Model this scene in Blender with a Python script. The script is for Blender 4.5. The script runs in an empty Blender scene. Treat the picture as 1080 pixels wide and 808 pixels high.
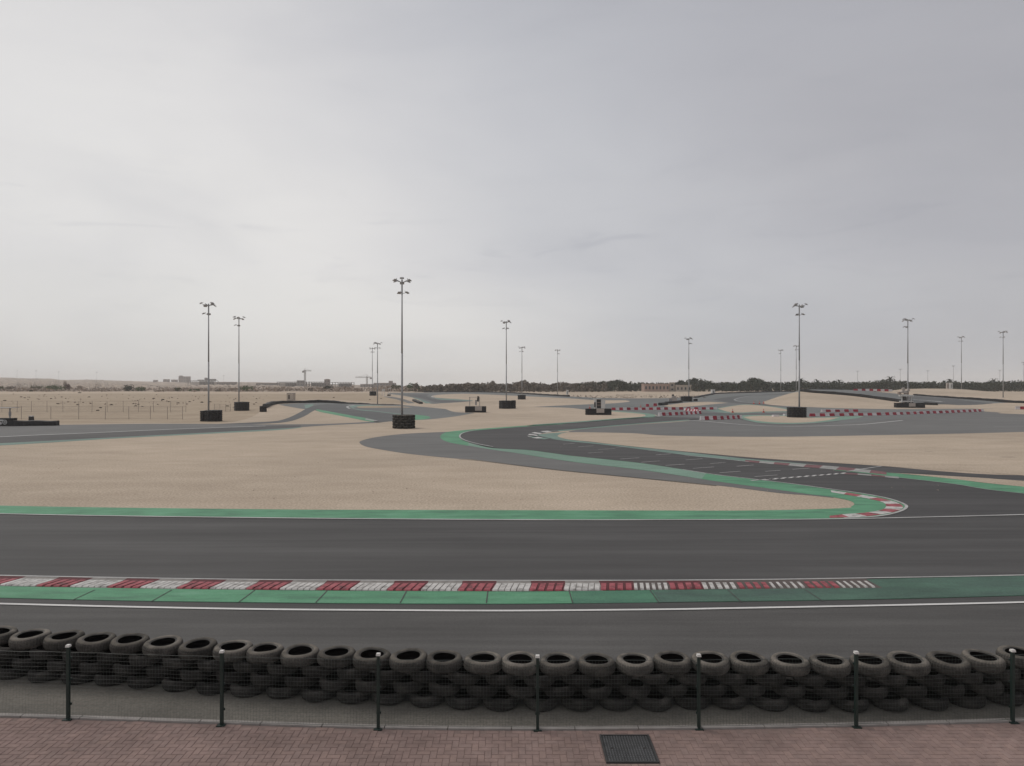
import bpy, bmesh, math, random
from mathutils import Vector, Matrix
from mathutils.geometry import tessellate_polygon
random.seed(11)
R = math.radians
sc = bpy.context.scene
COL = sc.collection
F, CX, HY, H = 720.0, 540.0, 408.0, 5.4          # focal (px of a 1080 wide frame), centre, horizon row, eye height
# ------------------------------------------------------------------ terrain: level near the stand, rising gently farther out
BR = [(-80, 0), (120, 0), (150, .35), (200, 1.1), (250, 1.9), (350, 2.8), (500, 3.5), (6000, 3.5)]
def g(Y):
    for (a, za), (b, zb) in zip(BR, BR[1:]):
        if Y <= b: return za + (zb - za) * (Y - a) / (b - a)
    return BR[-1][1]
def depth(py):
    t = max(py - HY, .4); lo, hi = 3.0, 3000.0
    for _ in range(50):
        m = (lo + hi) / 2
        if F * (H - g(m)) / m > t: lo = m
        else: hi = m
    return (lo + hi) / 2
def P(px, py, dz=0.0):
    Y = depth(py); return Vector(((px - CX) * Y / F, Y, g(Y) + dz))
def Q(px, py, Y):
    return Vector(((px - CX) * Y / F, Y, H - (py - HY) * Y / F))
def crom(pts, n=6):
    if len(pts) < 3: return [tuple(p) for p in pts]
    out = []; L = len(pts)
    for i in range(L - 1):
        p0 = pts[max(i - 1, 0)]; p1 = pts[i]; p2 = pts[i + 1]; p3 = pts[min(i + 2, L - 1)]
        for k in range(n):
            t = k / n; o = []
            for a, b, c, d in zip(p0, p1, p2, p3):
                m1 = (c - a) / 2; m2 = (d - b) / 2
                o.append((2*t**3 - 3*t**2 + 1)*b + (t**3 - 2*t**2 + t)*m1 + (-2*t**3 + 3*t**2)*c + (t**3 - t**2)*m2)
            out.append(tuple(o))
    out.append(tuple(pts[-1])); return out
# ------------------------------------------------------------------ object helpers
def tag(o, label=None, cat=None, group=None, kind=None):
    if label: o['label'] = label
    if cat: o['category'] = cat
    if group: o['group'] = group
    if kind: o['kind'] = kind
    return o
def empty(name, loc, label, cat, group=None, rz=0):
    o = bpy.data.objects.new(name, None); COL.objects.link(o)
    o.location = loc; o.rotation_euler = (0, 0, rz); o.empty_display_size = .2
    return tag(o, label, cat, group)
def dup(src, loc, rz=None, label=None, group=None, scale=None):
    r = src.copy(); COL.objects.link(r); r.location = loc
    if rz is not None: r.rotation_euler = (0, 0, rz)
    if scale is not None: r.scale = scale
    if label: r['label'] = label
    if group: r['group'] = group
    for ch in list(src.children):
        c = ch.copy(); COL.objects.link(c); c.parent = r
        for gch in list(ch.children):
            d = gch.copy(); COL.objects.link(d); d.parent = c
    return r
class MB:
    def __init__(s): s.v = []; s.f = []; s.m = []
    def add(s, vs, fs, mi=0):
        n = len(s.v); s.v += [tuple(v) for v in vs]; s.f += [tuple(i + n for i in f) for f in fs]; s.m += [mi] * len(fs)
    def box(s, c, d, rz=0, rx=0, ry=0, mi=0, taper=1.0):
        M = Matrix.Translation(c) @ Matrix.Rotation(rz, 4, 'Z') @ Matrix.Rotation(rx, 4, 'X') @ Matrix.Rotation(ry, 4, 'Y')
        x, y, z = d[0]/2, d[1]/2, d[2]/2
        vs = [M @ Vector(p) for p in ((-x,-y,-z),(x,-y,-z),(x,y,-z),(-x,y,-z),(-x*taper,-y*taper,z),(x*taper,-y*taper,z),(x*taper,y*taper,z),(-x*taper,y*taper,z))]
        s.add(vs, [(3,2,1,0),(4,5,6,7),(0,1,5,4),(1,2,6,5),(2,3,7,6),(3,0,4,7)], mi)
    def tube(s, a, b, r0, r1=None, n=8, mi=0, cap=True):
        if r1 is None: r1 = r0
        a = Vector(a); b = Vector(b); d = (b - a).normalized()
        u = d.orthogonal().normalized(); w = d.cross(u)
        vs = []
        for c, r in ((a, r0), (b, r1)):
            for k in range(n):
                t = 2*math.pi*k/n; vs.append(c + (u*math.cos(t) + w*math.sin(t))*r)
        fs = [(k, (k+1) % n, n+(k+1) % n, n+k) for k in range(n)]
        if cap: fs += [tuple(range(n))[::-1], tuple(range(n, 2*n))]
        s.add(vs, fs, mi)
    def build(s, name, mats, parent=None, smooth=False):
        me = bpy.data.meshes.new(name); me.from_pydata(s.v, [], s.f)
        mats = mats if isinstance(mats, (list, tuple)) else [mats]
        for m in mats: me.materials.append(m)
        for p, mi in zip(me.polygons, s.m): p.material_index = mi; p.use_smooth = smooth
        me.update()
        o = bpy.data.objects.new(name, me); COL.objects.link(o)
        if parent: o.parent = parent
        return o
# ------------------------------------------------------------------ materials
def pmat(name, stops, scale=1.0, stretch=(1,1,1), rough=.9, detail=6, bump=0, bscale=None, bdist=.01, fine=None, metallic=0, spec=.3, rotz=0, big=None, streak=None):
    """noise driven colour ramp (stops = [(pos, rgb)...]); fine = (scale, strength) grain; big = (scale, strength) large drift"""
    m = bpy.data.materials.new(name); m.use_nodes = True; nt = m.node_tree; N = nt.nodes; L = nt.links
    b = N['Principled BSDF']; b.inputs['Roughness'].default_value = rough; b.inputs['Metallic'].default_value = metallic
    b.inputs['Specular IOR Level'].default_value = spec
    tc = N.new('ShaderNodeTexCoord'); mp = N.new('ShaderNodeMapping'); mp.inputs['Scale'].default_value = stretch
    mp.inputs['Rotation'].default_value = (0, 0, rotz)
    L.new(tc.outputs['Object'], mp.inputs['Vector'])
    nz = N.new('ShaderNodeTexNoise'); nz.inputs['Scale'].default_value = scale; nz.inputs['Detail'].default_value = detail
    nz.inputs['Roughness'].default_value = .62
    L.new(mp.outputs[0], nz.inputs['Vector'])
    cr = N.new('ShaderNodeValToRGB'); e = cr.color_ramp.elements
    while len(e) < len(stops): e.new(.5)
    for el, (p, c) in zip(e, stops): el.position = p; el.color = (*c, 1)
    L.new(nz.outputs['Fac'], cr.inputs[0]); col = cr.outputs[0]
    for spec_ in (fine, big, streak):
        if spec_:
            n2 = N.new('ShaderNodeTexNoise'); n2.inputs['Scale'].default_value = spec_[0]; n2.inputs['Detail'].default_value = 3
            if spec_ is streak:
                m2 = N.new('ShaderNodeMapping'); m2.inputs['Scale'].default_value = (.035, 1, 1); m2.inputs['Rotation'].default_value = (0, 0, rotz + .01); L.new(tc.outputs['Object'], m2.inputs[0]); L.new(m2.outputs[0], n2.inputs['Vector'])
            else: L.new(tc.outputs['Object'], n2.inputs['Vector'])
            mr = N.new('ShaderNodeMapRange'); mr.inputs[1].default_value = .25; mr.inputs[2].default_value = .75
            mr.inputs[3].default_value = 1 - spec_[1]; mr.inputs[4].default_value = 1 + spec_[1]
            L.new(n2.outputs['Fac'], mr.inputs[0])
            mx = N.new('ShaderNodeMix'); mx.data_type = 'RGBA'; mx.blend_type = 'MULTIPLY'; mx.inputs[0].default_value = 1
            L.new(col, mx.inputs[6]); L.new(mr.outputs[0], mx.inputs[7]); col = mx.outputs[2]
    if name in ('tyre_rubber', 'tyre_rubber_low', 'dust_and_toplight', 'red_plastic', 'white_plastic'):
        oi = N.new('ShaderNodeObjectInfo'); mr = N.new('ShaderNodeMapRange'); mr.inputs[3].default_value = .72; mr.inputs[4].default_value = 1.35 if 'plastic' not in name else 1.05
        L.new(oi.outputs['Random'], mr.inputs[0]); mx = N.new('ShaderNodeMix'); mx.data_type = 'RGBA'; mx.blend_type = 'MULTIPLY'; mx.inputs[0].default_value = 1
        L.new(col, mx.inputs[6]); L.new(mr.outputs[0], mx.inputs[7]); col = mx.outputs[2]
    L.new(col, b.inputs['Base Color'])
    if bump:
        n3 = N.new('ShaderNodeTexNoise'); n3.inputs['Scale'].default_value = bscale or scale*8; n3.inputs['Detail'].default_value = 5
        L.new(tc.outputs['Object'], n3.inputs['Vector'])
        bp = N.new('ShaderNodeBump'); bp.inputs['Strength'].default_value = bump; bp.inputs['Distance'].default_value = bdist
        L.new(n3.outputs['Fac'], bp.inputs['Height']); L.new(bp.outputs[0], b.inputs['Normal'])
    return m
def two(c, v=.12): return [(.3, tuple(x*(1-v) for x in c)), (.7, tuple(x*(1+v) for x in c))]
SANDC = (.405, .328, .256)
M = {}
M['sand'] = pmat('sand', [(.28, (.402,.326,.252)), (.5, (.445,.365,.284)), (.72, (.490,.404,.318))], .22, (1,2.0,1), .95, 10, .5, 11, .05, (9,.30), spec=.1, big=(.045,.13), streak=(.35,.04))
M['sand_field'] = pmat('sand_field', [(.3, (.31,.245,.182)), (.5, (.375,.30,.222)), (.72, (.44,.36,.27))], .11, (1,2.5,1), .95, 8, .5, 4, .06, (2.5,.10), spec=.1)
M['sand_pale'] = pmat('sand_pale', two((.46,.375,.29), .07), .3, (1,1,1), .95, 6, .4, 6, .05, (6,.06), spec=.1)
M['dirt'] = pmat('dirt', two((.36,.295,.235), .18), .08, (1,2,1), .95, 8, .5, 3, .1, (1.5,.15), spec=.1)
M['hill'] = pmat('hill', [(.35, (.20,.165,.14)), (.5, (.34,.275,.22)), (.65, (.44,.36,.285))], .02, (1,1.2,4), .95, 12, spec=.1, fine=(.15,.3))
M['asphalt'] = pmat('asphalt', [(.28,(.048,.046,.045)), (.5,(.065,.0625,.061)), (.74,(.090,.087,.085))], .5, (.12,1.4,1), .82, 8, .35, 90, .004, (40,.2), spec=.35, big=(.12,.12), streak=(2.6,.13))
M['asphalt_near'] = pmat('asphalt_near', [(.28,(.066,.063,.060)), (.5,(.083,.0795,.076)), (.74,(.108,.104,.099))], .55, (.2,1.2,1), .85, 8, .35, 80, .004, (35,.2), spec=.3, big=(.2,.12), streak=(3.4,.16))
M['racing'] = pmat('racing_asphalt', [(.3,(.042,.040,.0395)), (.7,(.070,.067,.066))], .5, (.15,1.2,1), .8, 8, .3, 90, .004, (30,.16), spec=.35, rotz=.55, streak=(1.5,.22), big=(.1,.1))
M['asphalt_old'] = pmat('asphalt_old', [(.28,(.122,.120,.116)), (.5,(.145,.143,.138)), (.75,(.168,.166,.160))], .3, (.4,1.4,1), .88, 8, .3, 60, .004, (20,.10), spec=.3, big=(.05,.08))
M['asphalt_far'] = pmat('asphalt_far', [(.3,(.128,.133,.130)), (.7,(.165,.170,.165))], .12, (.5,1.5,1), .88, 6, fine=(3,.08), spec=.3, big=(.03,.12))
M['asphalt_fd'] = pmat('asphalt_far_dark', [(.3,(.085,.087,.087)), (.7,(.115,.117,.116))], .12, (.5,1.5,1), .88, 6, fine=(3,.08), spec=.3)
M['green'] = pmat('green_paint', [(.34,(.075,.185,.115)), (.5,(.090,.260,.145)), (.72,(.135,.30,.195))], 1.1, (.5,2,1), .75, 8, .2, 80, .003, (25,.12), big=(.35,.16))
M['green_worn'] = pmat('green_worn', [(.3,(.050,.135,.090)), (.52,(.068,.180,.112)), (.72,(.085,.215,.135))], .9, (.6,1.6,1), .75, 10, .2, 80, .003, (25,.2), big=(.3,.25))
M['green_pale'] = pmat('green_pale', two((.17,.27,.21), .12), .5, (.5,2,1), .8, 8, fine=(9,.15), big=(.1,.15))
M['teal'] = pmat('teal_paint', two((.155,.225,.192), .14), .4, (.6,1.5,1), .8, 8, fine=(5,.15), big=(.08,.15))
M['kerbside'] = pmat('gritty_strip', [(.28,(.105,.098,.086)), (.5,(.135,.126,.110)), (.74,(.175,.160,.138))], .8, (.4,1.2,1), .92, 8, .4, 60, .006, (22,.22), spec=.2, big=(.35,.14))
M['green_faded'] = pmat('green_faded', [(.3,(.055,.088,.075)), (.5,(.068,.125,.095)), (.72,(.085,.165,.12))], .8, (.5,1.5,1), .8, 10, .2, 80, .003, (25,.2), big=(.3,.2))
M['white'] = pmat('white_paint', [(.2,(.42,.41,.40)), (.45,(.60,.59,.57)), (.8,(.68,.67,.65))], 1.5, (.4,2,1), .7, 8, fine=(20,.1))
M['line'] = pmat('line_paint', [(.3,(.27,.27,.26)), (.6,(.46,.455,.44))], 1.2, (.3,2,1), .7, 8, fine=(12,.15))
M['line_faint'] = pmat('faint_line', two((.27,.27,.265), .15), 1.2, (.3,2,1), .7, 8, fine=(9,.2))
M['kerb_w'] = pmat('kerb_white', [(.36,(.24,.225,.21)), (.48,(.46,.445,.425)), (.7,(.60,.585,.56))], 3.2, (1,1,1), .7, 9, .3, 30, .005, (18,.15))
M['kerb_r'] = pmat('kerb_red', [(.36,(.13,.045,.048)), (.48,(.30,.065,.078)), (.7,(.40,.125,.138))], 3.2, (1,1,1), .7, 9, .3, 30, .005, (18,.15))
M['kerb_base'] = pmat('kerb_concrete', two((.10,.082,.076), .2), 3, (1,1,1), .9, 8)
M['fkerb_w'] = pmat('far_kerb_white', two((.29,.285,.27), .3), 1.2, (1,1,1), .7, 8, fine=(8,.2))
M['fkerb_r'] = pmat('far_kerb_red', two((.165,.075,.078), .3), 1.2, (1,1,1), .7, 8, fine=(8,.2))
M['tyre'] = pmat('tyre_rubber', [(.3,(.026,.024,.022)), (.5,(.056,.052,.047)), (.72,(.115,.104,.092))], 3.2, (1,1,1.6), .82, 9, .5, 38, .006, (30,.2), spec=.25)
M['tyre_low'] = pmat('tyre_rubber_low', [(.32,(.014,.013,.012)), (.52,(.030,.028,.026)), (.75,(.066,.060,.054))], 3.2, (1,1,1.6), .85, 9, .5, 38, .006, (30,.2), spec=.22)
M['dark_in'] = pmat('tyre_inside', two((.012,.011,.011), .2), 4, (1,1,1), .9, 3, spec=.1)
M['lit_dust'] = pmat('dust_and_toplight', [(.35,(.070,.064,.056)), (.5,(.115,.104,.090)), (.7,(.17,.152,.130))], 4, (1,1,1), .95, 8, .4, 30, .005, spec=.1)  # dust tone, lightened for the light that upper tyre faces catch
M['belt'] = pmat('black_belting', two((.014,.013,.014), .3), .8, (1,1,1), .6, 6, .3, 6, .02, fine=(4,.25), spec=.3)
M['tread'] = pmat('truck_tyre', [(.3,(.014,.013,.012)), (.75,(.045,.041,.037))], 2, (1,1,1), .8, 8, .4, 12, .02)
M['galv'] = pmat('galvanised', two((.30,.30,.305), .08), 2, (1,1,.2), .55, 5, metallic=.35, spec=.5)
M['lampbody'] = pmat('lamp_body', two((.28,.265,.26), .15), 3, (1,1,1), .5, 4, metallic=.3)
M['glass'] = pmat('lamp_glass', two((.34,.33,.33), .1), 3, (1,1,1), .2, 3, spec=.6)
M['fence'] = pmat('dark_green_coat', two((.012,.024,.020), .2), 5, (1,1,1), .45, 4, spec=.5)
M['wire'] = pmat('wire_coat', two((.05,.058,.052), .2), 5, (1,1,1), .5, 4, spec=.4)
M['cap'] = pmat('white_cap', two((.62,.60,.57), .1), 9, (1,1,1), .5, 4)
M['edging'] = pmat('concrete_edging', two((.27,.25,.235), .15), 4, (1,1,1), .9, 8, .4, 40, .004)
M['iron'] = pmat('cast_iron', two((.13,.132,.135), .2), 8, (1,1,1), .55, 7, .3, 60, .003, metallic=.5, spec=.4)
M['iron_dk'] = pmat('iron_dark', two((.05,.05,.05), .2), 8, (1,1,1), .7, 7)
M['joint'] = pmat('paver_joint', two((.205,.150,.134), .12), 9, (1,1,1), .95, 6)
PAV = [(.232,.165,.147), (.239,.170,.151), (.226,.160,.143), (.233,.168,.150), (.243,.172,.151)]
PM = [pmat('paver', two(c, .14), 7, (1,1,1), .9, 8, .4, 60, .003, (1.6,.16), big=(.45,.16)) for c in PAV]
M['block_r'] = pmat('red_plastic', two((.36,.022,.045), .12), 2, (1,1,1), .5, 5)
M['block_w'] = pmat('white_plastic', two((.62,.58,.58), .1), 2, (1,1,1), .5, 5)
M['cone'] = pmat('cone_orange', two((.45,.06,.035), .1), 4, (1,1,1), .5, 4)
M['panel'] = pmat('pale_panel', two((.36,.32,.29), .12), 3, (1,1,1), .7, 5)
M['board'] = pmat('white_board', two((.50,.50,.49), .08), 3, (1,1,1), .6, 5)
M['dark'] = pmat('dark_opening', two((.03,.028,.028), .2), 3, (1,1,1), .7, 4)
M['bark'] = pmat('bark', two((.11,.085,.066), .25), 2, (1,1,.3), .95, 6)
def leafm(n, c, v=.45): return pmat(n, [(.3, tuple(x*(1-v) for x in c)), (.7, tuple(x*(1+v) for x in c))], .22, (1,1,1), .9, 5, fine=(1.3,.35), spec=.15)
M['leaf_dark'] = leafm('leaf_dark', (.036,.043,.028)); M['leaf_wood'] = leafm('leaf_wood', (.040,.046,.030))
M['leaf_brown'] = leafm('leaf_brown', (.15,.125,.10), .35); M['leaf_green'] = leafm('leaf_green', (.060,.098,.030), .3)
M['leaf_olive'] = leafm('leaf_olive', (.085,.085,.042), .35); M['leaf_grey'] = leafm('leaf_grey', (.36,.295,.245), .4)
M['leaf_red'] = leafm('leaf_red', (.12,.065,.055), .3)
M['wallp'] = pmat('pink_render', two((.36,.26,.22), .08), .3, (1,1,1), .9, 6)
M['wallc'] = pmat('cream_render', two((.40,.35,.30), .08), .3, (1,1,1), .9, 6)
M['wallg'] = pmat('grey_concrete', two((.24,.22,.21), .12), .2, (1,1,1), .9, 6)
M['wallb'] = pmat('brown_render', two((.25,.20,.175), .12), .2, (1,1,1), .9, 6)
M['window'] = pmat('window_glass', two((.05,.055,.06), .2), .5, (1,1,1), .25, 3, spec=.5)
M['crane'] = pmat('crane_steel', two((.20,.17,.15), .1), 1, (1,1,1), .6, 3)
M['carw'] = pmat('car_white', two((.70,.70,.69), .04), 1, (1,1,1), .3, 3, spec=.5)
M['post'] = pmat('fence_post_grey', two((.19,.17,.155), .15), 3, (1,1,1), .8, 4)
# ------------------------------------------------------------------ flat surfaces (cut at the terrain's fold lines)
def lay(name, outline, mat, layer, fine_grid=False):
    vs = [P(x, y) for x, y in outline]
    flat = [Vector((v.x, v.y, 0)) for v in vs]
    tris = tessellate_polygon([flat])
    bm = bmesh.new(); bv = [bm.verts.new(v) for v in flat]
    for t in tris:
        if len(set(t)) < 3: continue
        try: f = bm.faces.new([bv[i] for i in t])
        except ValueError: continue
        if f.calc_area() < 1e-7: bm.faces.remove(f)
    lo = min(v.y for v in flat); hi = max(v.y for v in flat)
    for b, _ in BR:
        if lo < b < hi:
            bmesh.ops.bisect_plane(bm, geom=bm.verts[:] + bm.edges[:] + bm.faces[:], plane_co=(0, b, 0), plane_no=(0, 1, 0), dist=1e-5)
    for f in bm.faces:
        f.normal_update()
        if f.normal.z < 0: f.normal_flip()
    for v in bm.verts: v.co.z = g(v.co.y) + layer * .004
    me = bpy.data.meshes.new(name); bm.to_mesh(me); bm.free(); me.materials.append(mat)
    o = bpy.data.objects.new(name, me); COL.objects.link(o); o['kind'] = 'structure'
    return o
def poly(name, curves, mat, layer, n=6):
    out = []
    for c in curves: out += crom(c, n)
    # drop duplicates
    o2 = []
    for p in out:
        if not o2 or abs(p[0]-o2[-1][0]) + abs(p[1]-o2[-1][1]) > 1e-4: o2.append(p)
    if abs(o2[0][0]-o2[-1][0]) + abs(o2[0][1]-o2[-1][1]) < 1e-4: o2.pop()
    return lay(name, o2, mat, layer)
def offset_line(pts, w, n=6):
    c = crom(pts, n); W = [P(x, y) for x, y in c]; A = []; B = []
    for i, p in enumerate(W):
        d = (W[min(i+1, len(W)-1)] - W[max(i-1, 0)]); d.z = 0; d.normalize(); nr = Vector((-d.y, d.x, 0))
        A.append(p + nr*w/2); B.append(p - nr*w/2)
    return A, B
def cut_mesh(name, quads, mats, mis, layer):
    bm = bmesh.new()
    for q, mi in zip(quads, mis):
        bv = [bm.verts.new((v.x, v.y, 0)) for v in q]; f = bm.faces.new(bv); f.material_index = mi
    ys = [v.co.y for v in bm.verts]
    for b, _ in BR:
        if min(ys) < b < max(ys):
            bmesh.ops.bisect_plane(bm, geom=bm.verts[:] + bm.edges[:] + bm.faces[:], plane_co=(0, b, 0), plane_no=(0, 1, 0), dist=1e-5)
    for f in bm.faces:
        f.normal_update()
        if f.normal.z < 0: f.normal_flip()
    for v in bm.verts: v.co.z = g(v.co.y) + layer * .004
    me = bpy.data.meshes.new(name); bm.to_mesh(me); bm.free()
    for m in mats: me.materials.append(m)
    o = bpy.data.objects.new(name, me); COL.objects.link(o); o['kind'] = 'structure'; return o
def line(pts, w, mat='line', layer=6, name='painted_line'):
    A, B = offset_line(pts, w)
    return cut_mesh(name, [(A[i], A[i+1], B[i+1], B[i]) for i in range(len(A)-1)], [M[mat]], [0]*(len(A)-1), layer)
def kerb(name, ca, cb, nb, layer=5, mats=('fkerb_r', 'fkerb_w'), sub=4, start=0):
    """blocks between two image curves, alternating by equal length"""
    def resample(c, n):
        W = [P(x, y) for x, y in crom(c, 8)]; L = [0]
        for a, b in zip(W, W[1:]): L.append(L[-1] + (b-a).length)
        out = []
        for k in range(n+1):
            t = L[-1]*k/n; i = 0
            while i < len(L)-2 and L[i+1] < t: i += 1
            u = (t-L[i])/max(L[i+1]-L[i], 1e-9); out.append(W[i].lerp(W[i+1], u))
        return out
    A = resample(ca, nb*sub); B = resample(cb, nb*sub)
    qs = [(A[i], A[i+1], B[i+1], B[i]) for i in range(nb*sub)]
    return cut_mesh(name, qs, [M[m] for m in mats], [(i//sub + start) % 2 for i in range(nb*sub)], layer)

# base ground sheet
mb = MB()
rows = [-60, 60, 120, 150, 200, 250, 350, 500, 1200, 5500]
xs = [-4500, -1500, -400, -100, 0, 100, 400, 1500, 4500]
for y0, y1 in zip(rows, rows[1:]):
    for x0, x1 in zip(xs, xs[1:]):
        mb.add([(x0,y0,g(y0)),(x1,y0,g(y0)),(x1,y1,g(y1)),(x0,y1,g(y1))], [(0,1,2,3)])
tag(mb.build('ground', M['sand']), kind='structure')
# ---- near asphalt, up to the paved edge of the stand
EDGE = [(-250,749.5), (0,755.5), (235,763), (400,768), (567,769.5), (737,768.5), (903,765.5), (1068,761), (1330,753)]
poly('main_straight', [[(-260,534.5), (0,542.5), (280,546.9), (540,549), (700,549), (880,548), (1080,543.3), (1340,536)], EDGE[::-1]], M['asphalt'], 1)
poly('service_strip', [[(-250,633), (0,638.5), (280,644), (540,645.5), (760,643.2), (1080,637), (1330,630)], EDGE[::-1]], M['asphalt_near'], 2)
poly('gritty_strip', [[(-250,698), (0,711), (125,719), (235,727.5), (400,739), (567,743.5), (737,744), (903,744), (1068,737), (1330,722)], EDGE[::-1]], M['kerbside'], 3)
# green band beyond the straight, with hairpin infield
HP = [(800,506.4), (839,511), (878,516.8), (911,521), (938,526.6), (953,532.4), (954.5,536.5), (945,541), (924,545.2), (890,547.9)]
poly('hairpin_verge', [[(-240,525), (0,533.5), (280,537.4), (400,538), (680,538.7), (800,538.6), (888,536.3), (898,534), (901,531.7), (896,528.3), (879,524.7), (852,521.3), (807,514.8), (755.6,507.8), (678,496), (607,487.6), (555.6,479.8), (519,473.9), (485.6,469), (470,465.5), (464.3,461.2), (467.5,457.3), (475,455.2), (503.7,452.6), (555.6,448.9), (607,445.8), (652,442), (685.6,439.6), (690,439.2)],
     [(690,440), (652,442.8), (607,446.6), (555.6,449.9), (520,452.6), (497,454.8), (487,457.4), (484.3,461.4), (493.3,466.6), (519,472.6), (555.6,473.3+1.5), (581.5,478), (607,481.4), (680,489.2), (755.6,501.2)], HP,
     [(870,548), (700,548.6), (540,548.6), (280,546.4), (0,542), (-245,534)]], M['green'], 3)
line([(-245,534.2), (0,542.3), (280,546.6), (540,548.6), (700,548.7), (880,547.8), (1080,543.2), (1335,535.5)], .16, 'line')
# worn part of the verge along the return straight
poly('verge_worn', [[(494,467), (519,472.7), (555,475), (581.5,478.2), (607,481.6), (680,489.4), (745,499.5)], [(740,505.4), (678,495.8), (607,487.4), (555.6,479.6), (519,473.7+.8), (494,470.2)]], M['green_pale'], 4)
# grey run off wrapping the first hairpin
poly('runoff_apron', [[(475,455.4), (459,456), (432,457.3), (412.6,459), (393,461.8), (381,465), (379.5,467.5), (386.7,471.3), (408,475.3), (433,479), (480,483.7), (503.7,485.3), (581.5,494.9), (680,504.6), (755.6,512), (820,520.0), (850,522.3), (879,525.2)],
     [(879,524.2), (807,513), (755.6,506), (678,494), (607,486), (555,478), (519,472), (490,467), (470,463), (468,458), (475,455.4)]], M['asphalt_old'], 2)
line([(484,485.0), (503.7,485.9), (581.5,495.4), (680,505.1), (755.6,512.6)], .12, 'asphalt', 5)
# return straight and its climb to the far turns (dark)
poly('return_straight', [[(690,439.6), (652,442.4), (607,446.2), (555.6,449.4), (520,452.2), (497,454.8), (485.6,458), (484.3,461.4), (493.3,466.6), (519,472.6), (555.6,476), (581.5,478.5), (680,489.5), (755.6,501.4), (800,507), (839,511.6), (878,517.5), (911,522), (938,527.5), (953,533), (954,537), (945,541.5), (924,545.6), (880,548.2)],
     [(1080,544.2), (1340,537)], [(1340,496), (1080,470+31.5), (929.6,491.6), (878,488.4), (800,483.4), (724.5,476.5), (652,469.4), (623,466), (590,462.5), (581.5,461.8), (570,459.8), (566,458), (570,456.2), (586.7,454.6), (607,453.4), (664.8,447.6), (727,443.2), (760,441)]], M['racing'], 2)
# sand lens between the two straights
poly('sand_lens', [[(587,460), (590,457.6), (600,456), (664.8,457), (703.7,459.6), (800,460.9), (903.7,459.6), (1080,455.7), (1340,447)], [(1340,536-8), (1080,501.7), (929.6,491.6), (878,488.2), (800,483.2), (724.5,476.5), (680,472.2), (652,469.2), (623,466), (600,463.6), (587,460)]], M['sand'], 3)
poly('sand_sliver', [[(935,498.6), (1000,502.2), (1080,507.5), (1340,527)], [(1340,533), (1080,513.6), (1007,505.6), (960,500.6), (935,498.6)]], M['sand'], 4)
poly('verge_right', [[(880,495.3), (905,496.4), (929.6,498.2), (960,500.8), (1007,505.6), (1080,513.6), (1340,536)], [(1340,543), (1080,520.6), (1007,510.6), (960,505.2), (929.6,501.6), (905,498.6), (880,496.2)]], M['green'], 4)
line([(1340,543.5), (1080,521), (1007,510.9), (960,505.4), (929.6,501.9)], .1, 'line_faint')
# strip of worn paint and faded kerb at the infield side of the return straight
poly('infield_paint', [[(586,462.8), (623,466.4), (652,469.6), (724.5,477.2), (786.7,484), (850,489.4), (885,493.4)], [(885,496), (850,492.6), (786.7,487), (724.5,480.3), (680,474.6), (640,469.6), (600,465.6), (581,463), (586,462.8)]], M['teal'], 4)
kerb('faded_kerb', [(786,485.3), (822,488), (862,490.8), (900,494), (935,498.2)], [(786,487.2), (822,490.4), (862,494), (900,497.4), (935,501)], 9)
kerb('faded_kerb', [(890,499.1), (912,500.2), (948,503.2)], [(890,500.2), (912,501.6), (948,505)], 4, 5)
line([(722,480.5), (755,483.6), (790,487.4)], .14, 'line')
# apex kerb of the far hairpin of the return straight
kerb('apex_kerb', [(555.6,459.8), (561,456.6), (573,454.8), (588,453.9)], [(566,461), (569,458.2), (577,456.4), (590,455.2)], 7, 5, ('asphalt_fd','kerb_w'))
kerb('apex_kerb', [(555.6,459.8), (562,462), (574,463.6)], [(563,459.5), (570,461.4), (580,462.4)], 4, 5, ('teal','kerb_w'), start=1)
poly('apex_paint', [[(566,459.2), (569,457.8), (577,456.2), (590,455), (607,453.6), (664.8,448.2), (727,443.6)], [(727,442.6), (664.8,447), (607,452.2), (586,453.6), (575,455)], [(566,459.2)]], M['teal'], 4)
poly('apex_paint', [[(566,459.2), (574,457.6), (590,456.4), (600,455.8)], [(592,457.4), (588,460), (594,462.6), (604,464.4)], [(590,463.6), (578,462), (566,459.2)]], M['teal'], 5)
# wide grey area beyond the lens
poly('wide_apron', [[(600,456.2), (607,453.8), (664.8,448.4), (727,443.8), (750,438), (790,432), (830,428.5), (900,431.5), (960,431.5), (1036,431), (1080,431.6), (1340,436)], [(1340,447.5), (1080,456), (903.7,459.8), (800,461.2), (703.7,459.9), (664.8,457.2), (600,456.2)]], M['asphalt_old'], 1)
line([(727,443.4), (745,444.6), (781.5,447.8), (820,449.6), (852,449.6), (903.7,448), (930,445.8), (952,443.5)], .34, 'white')
line([(964,439.9), (1000,440.2), (1080,441), (1340,443)], .22, 'line_faint'); line([(990,442.3), (1080,444), (1340,448)], .2, 'line_faint'); line([(1050,450.4), (1080,449.8), (1340,447)], .2, 'line_faint')
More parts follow.
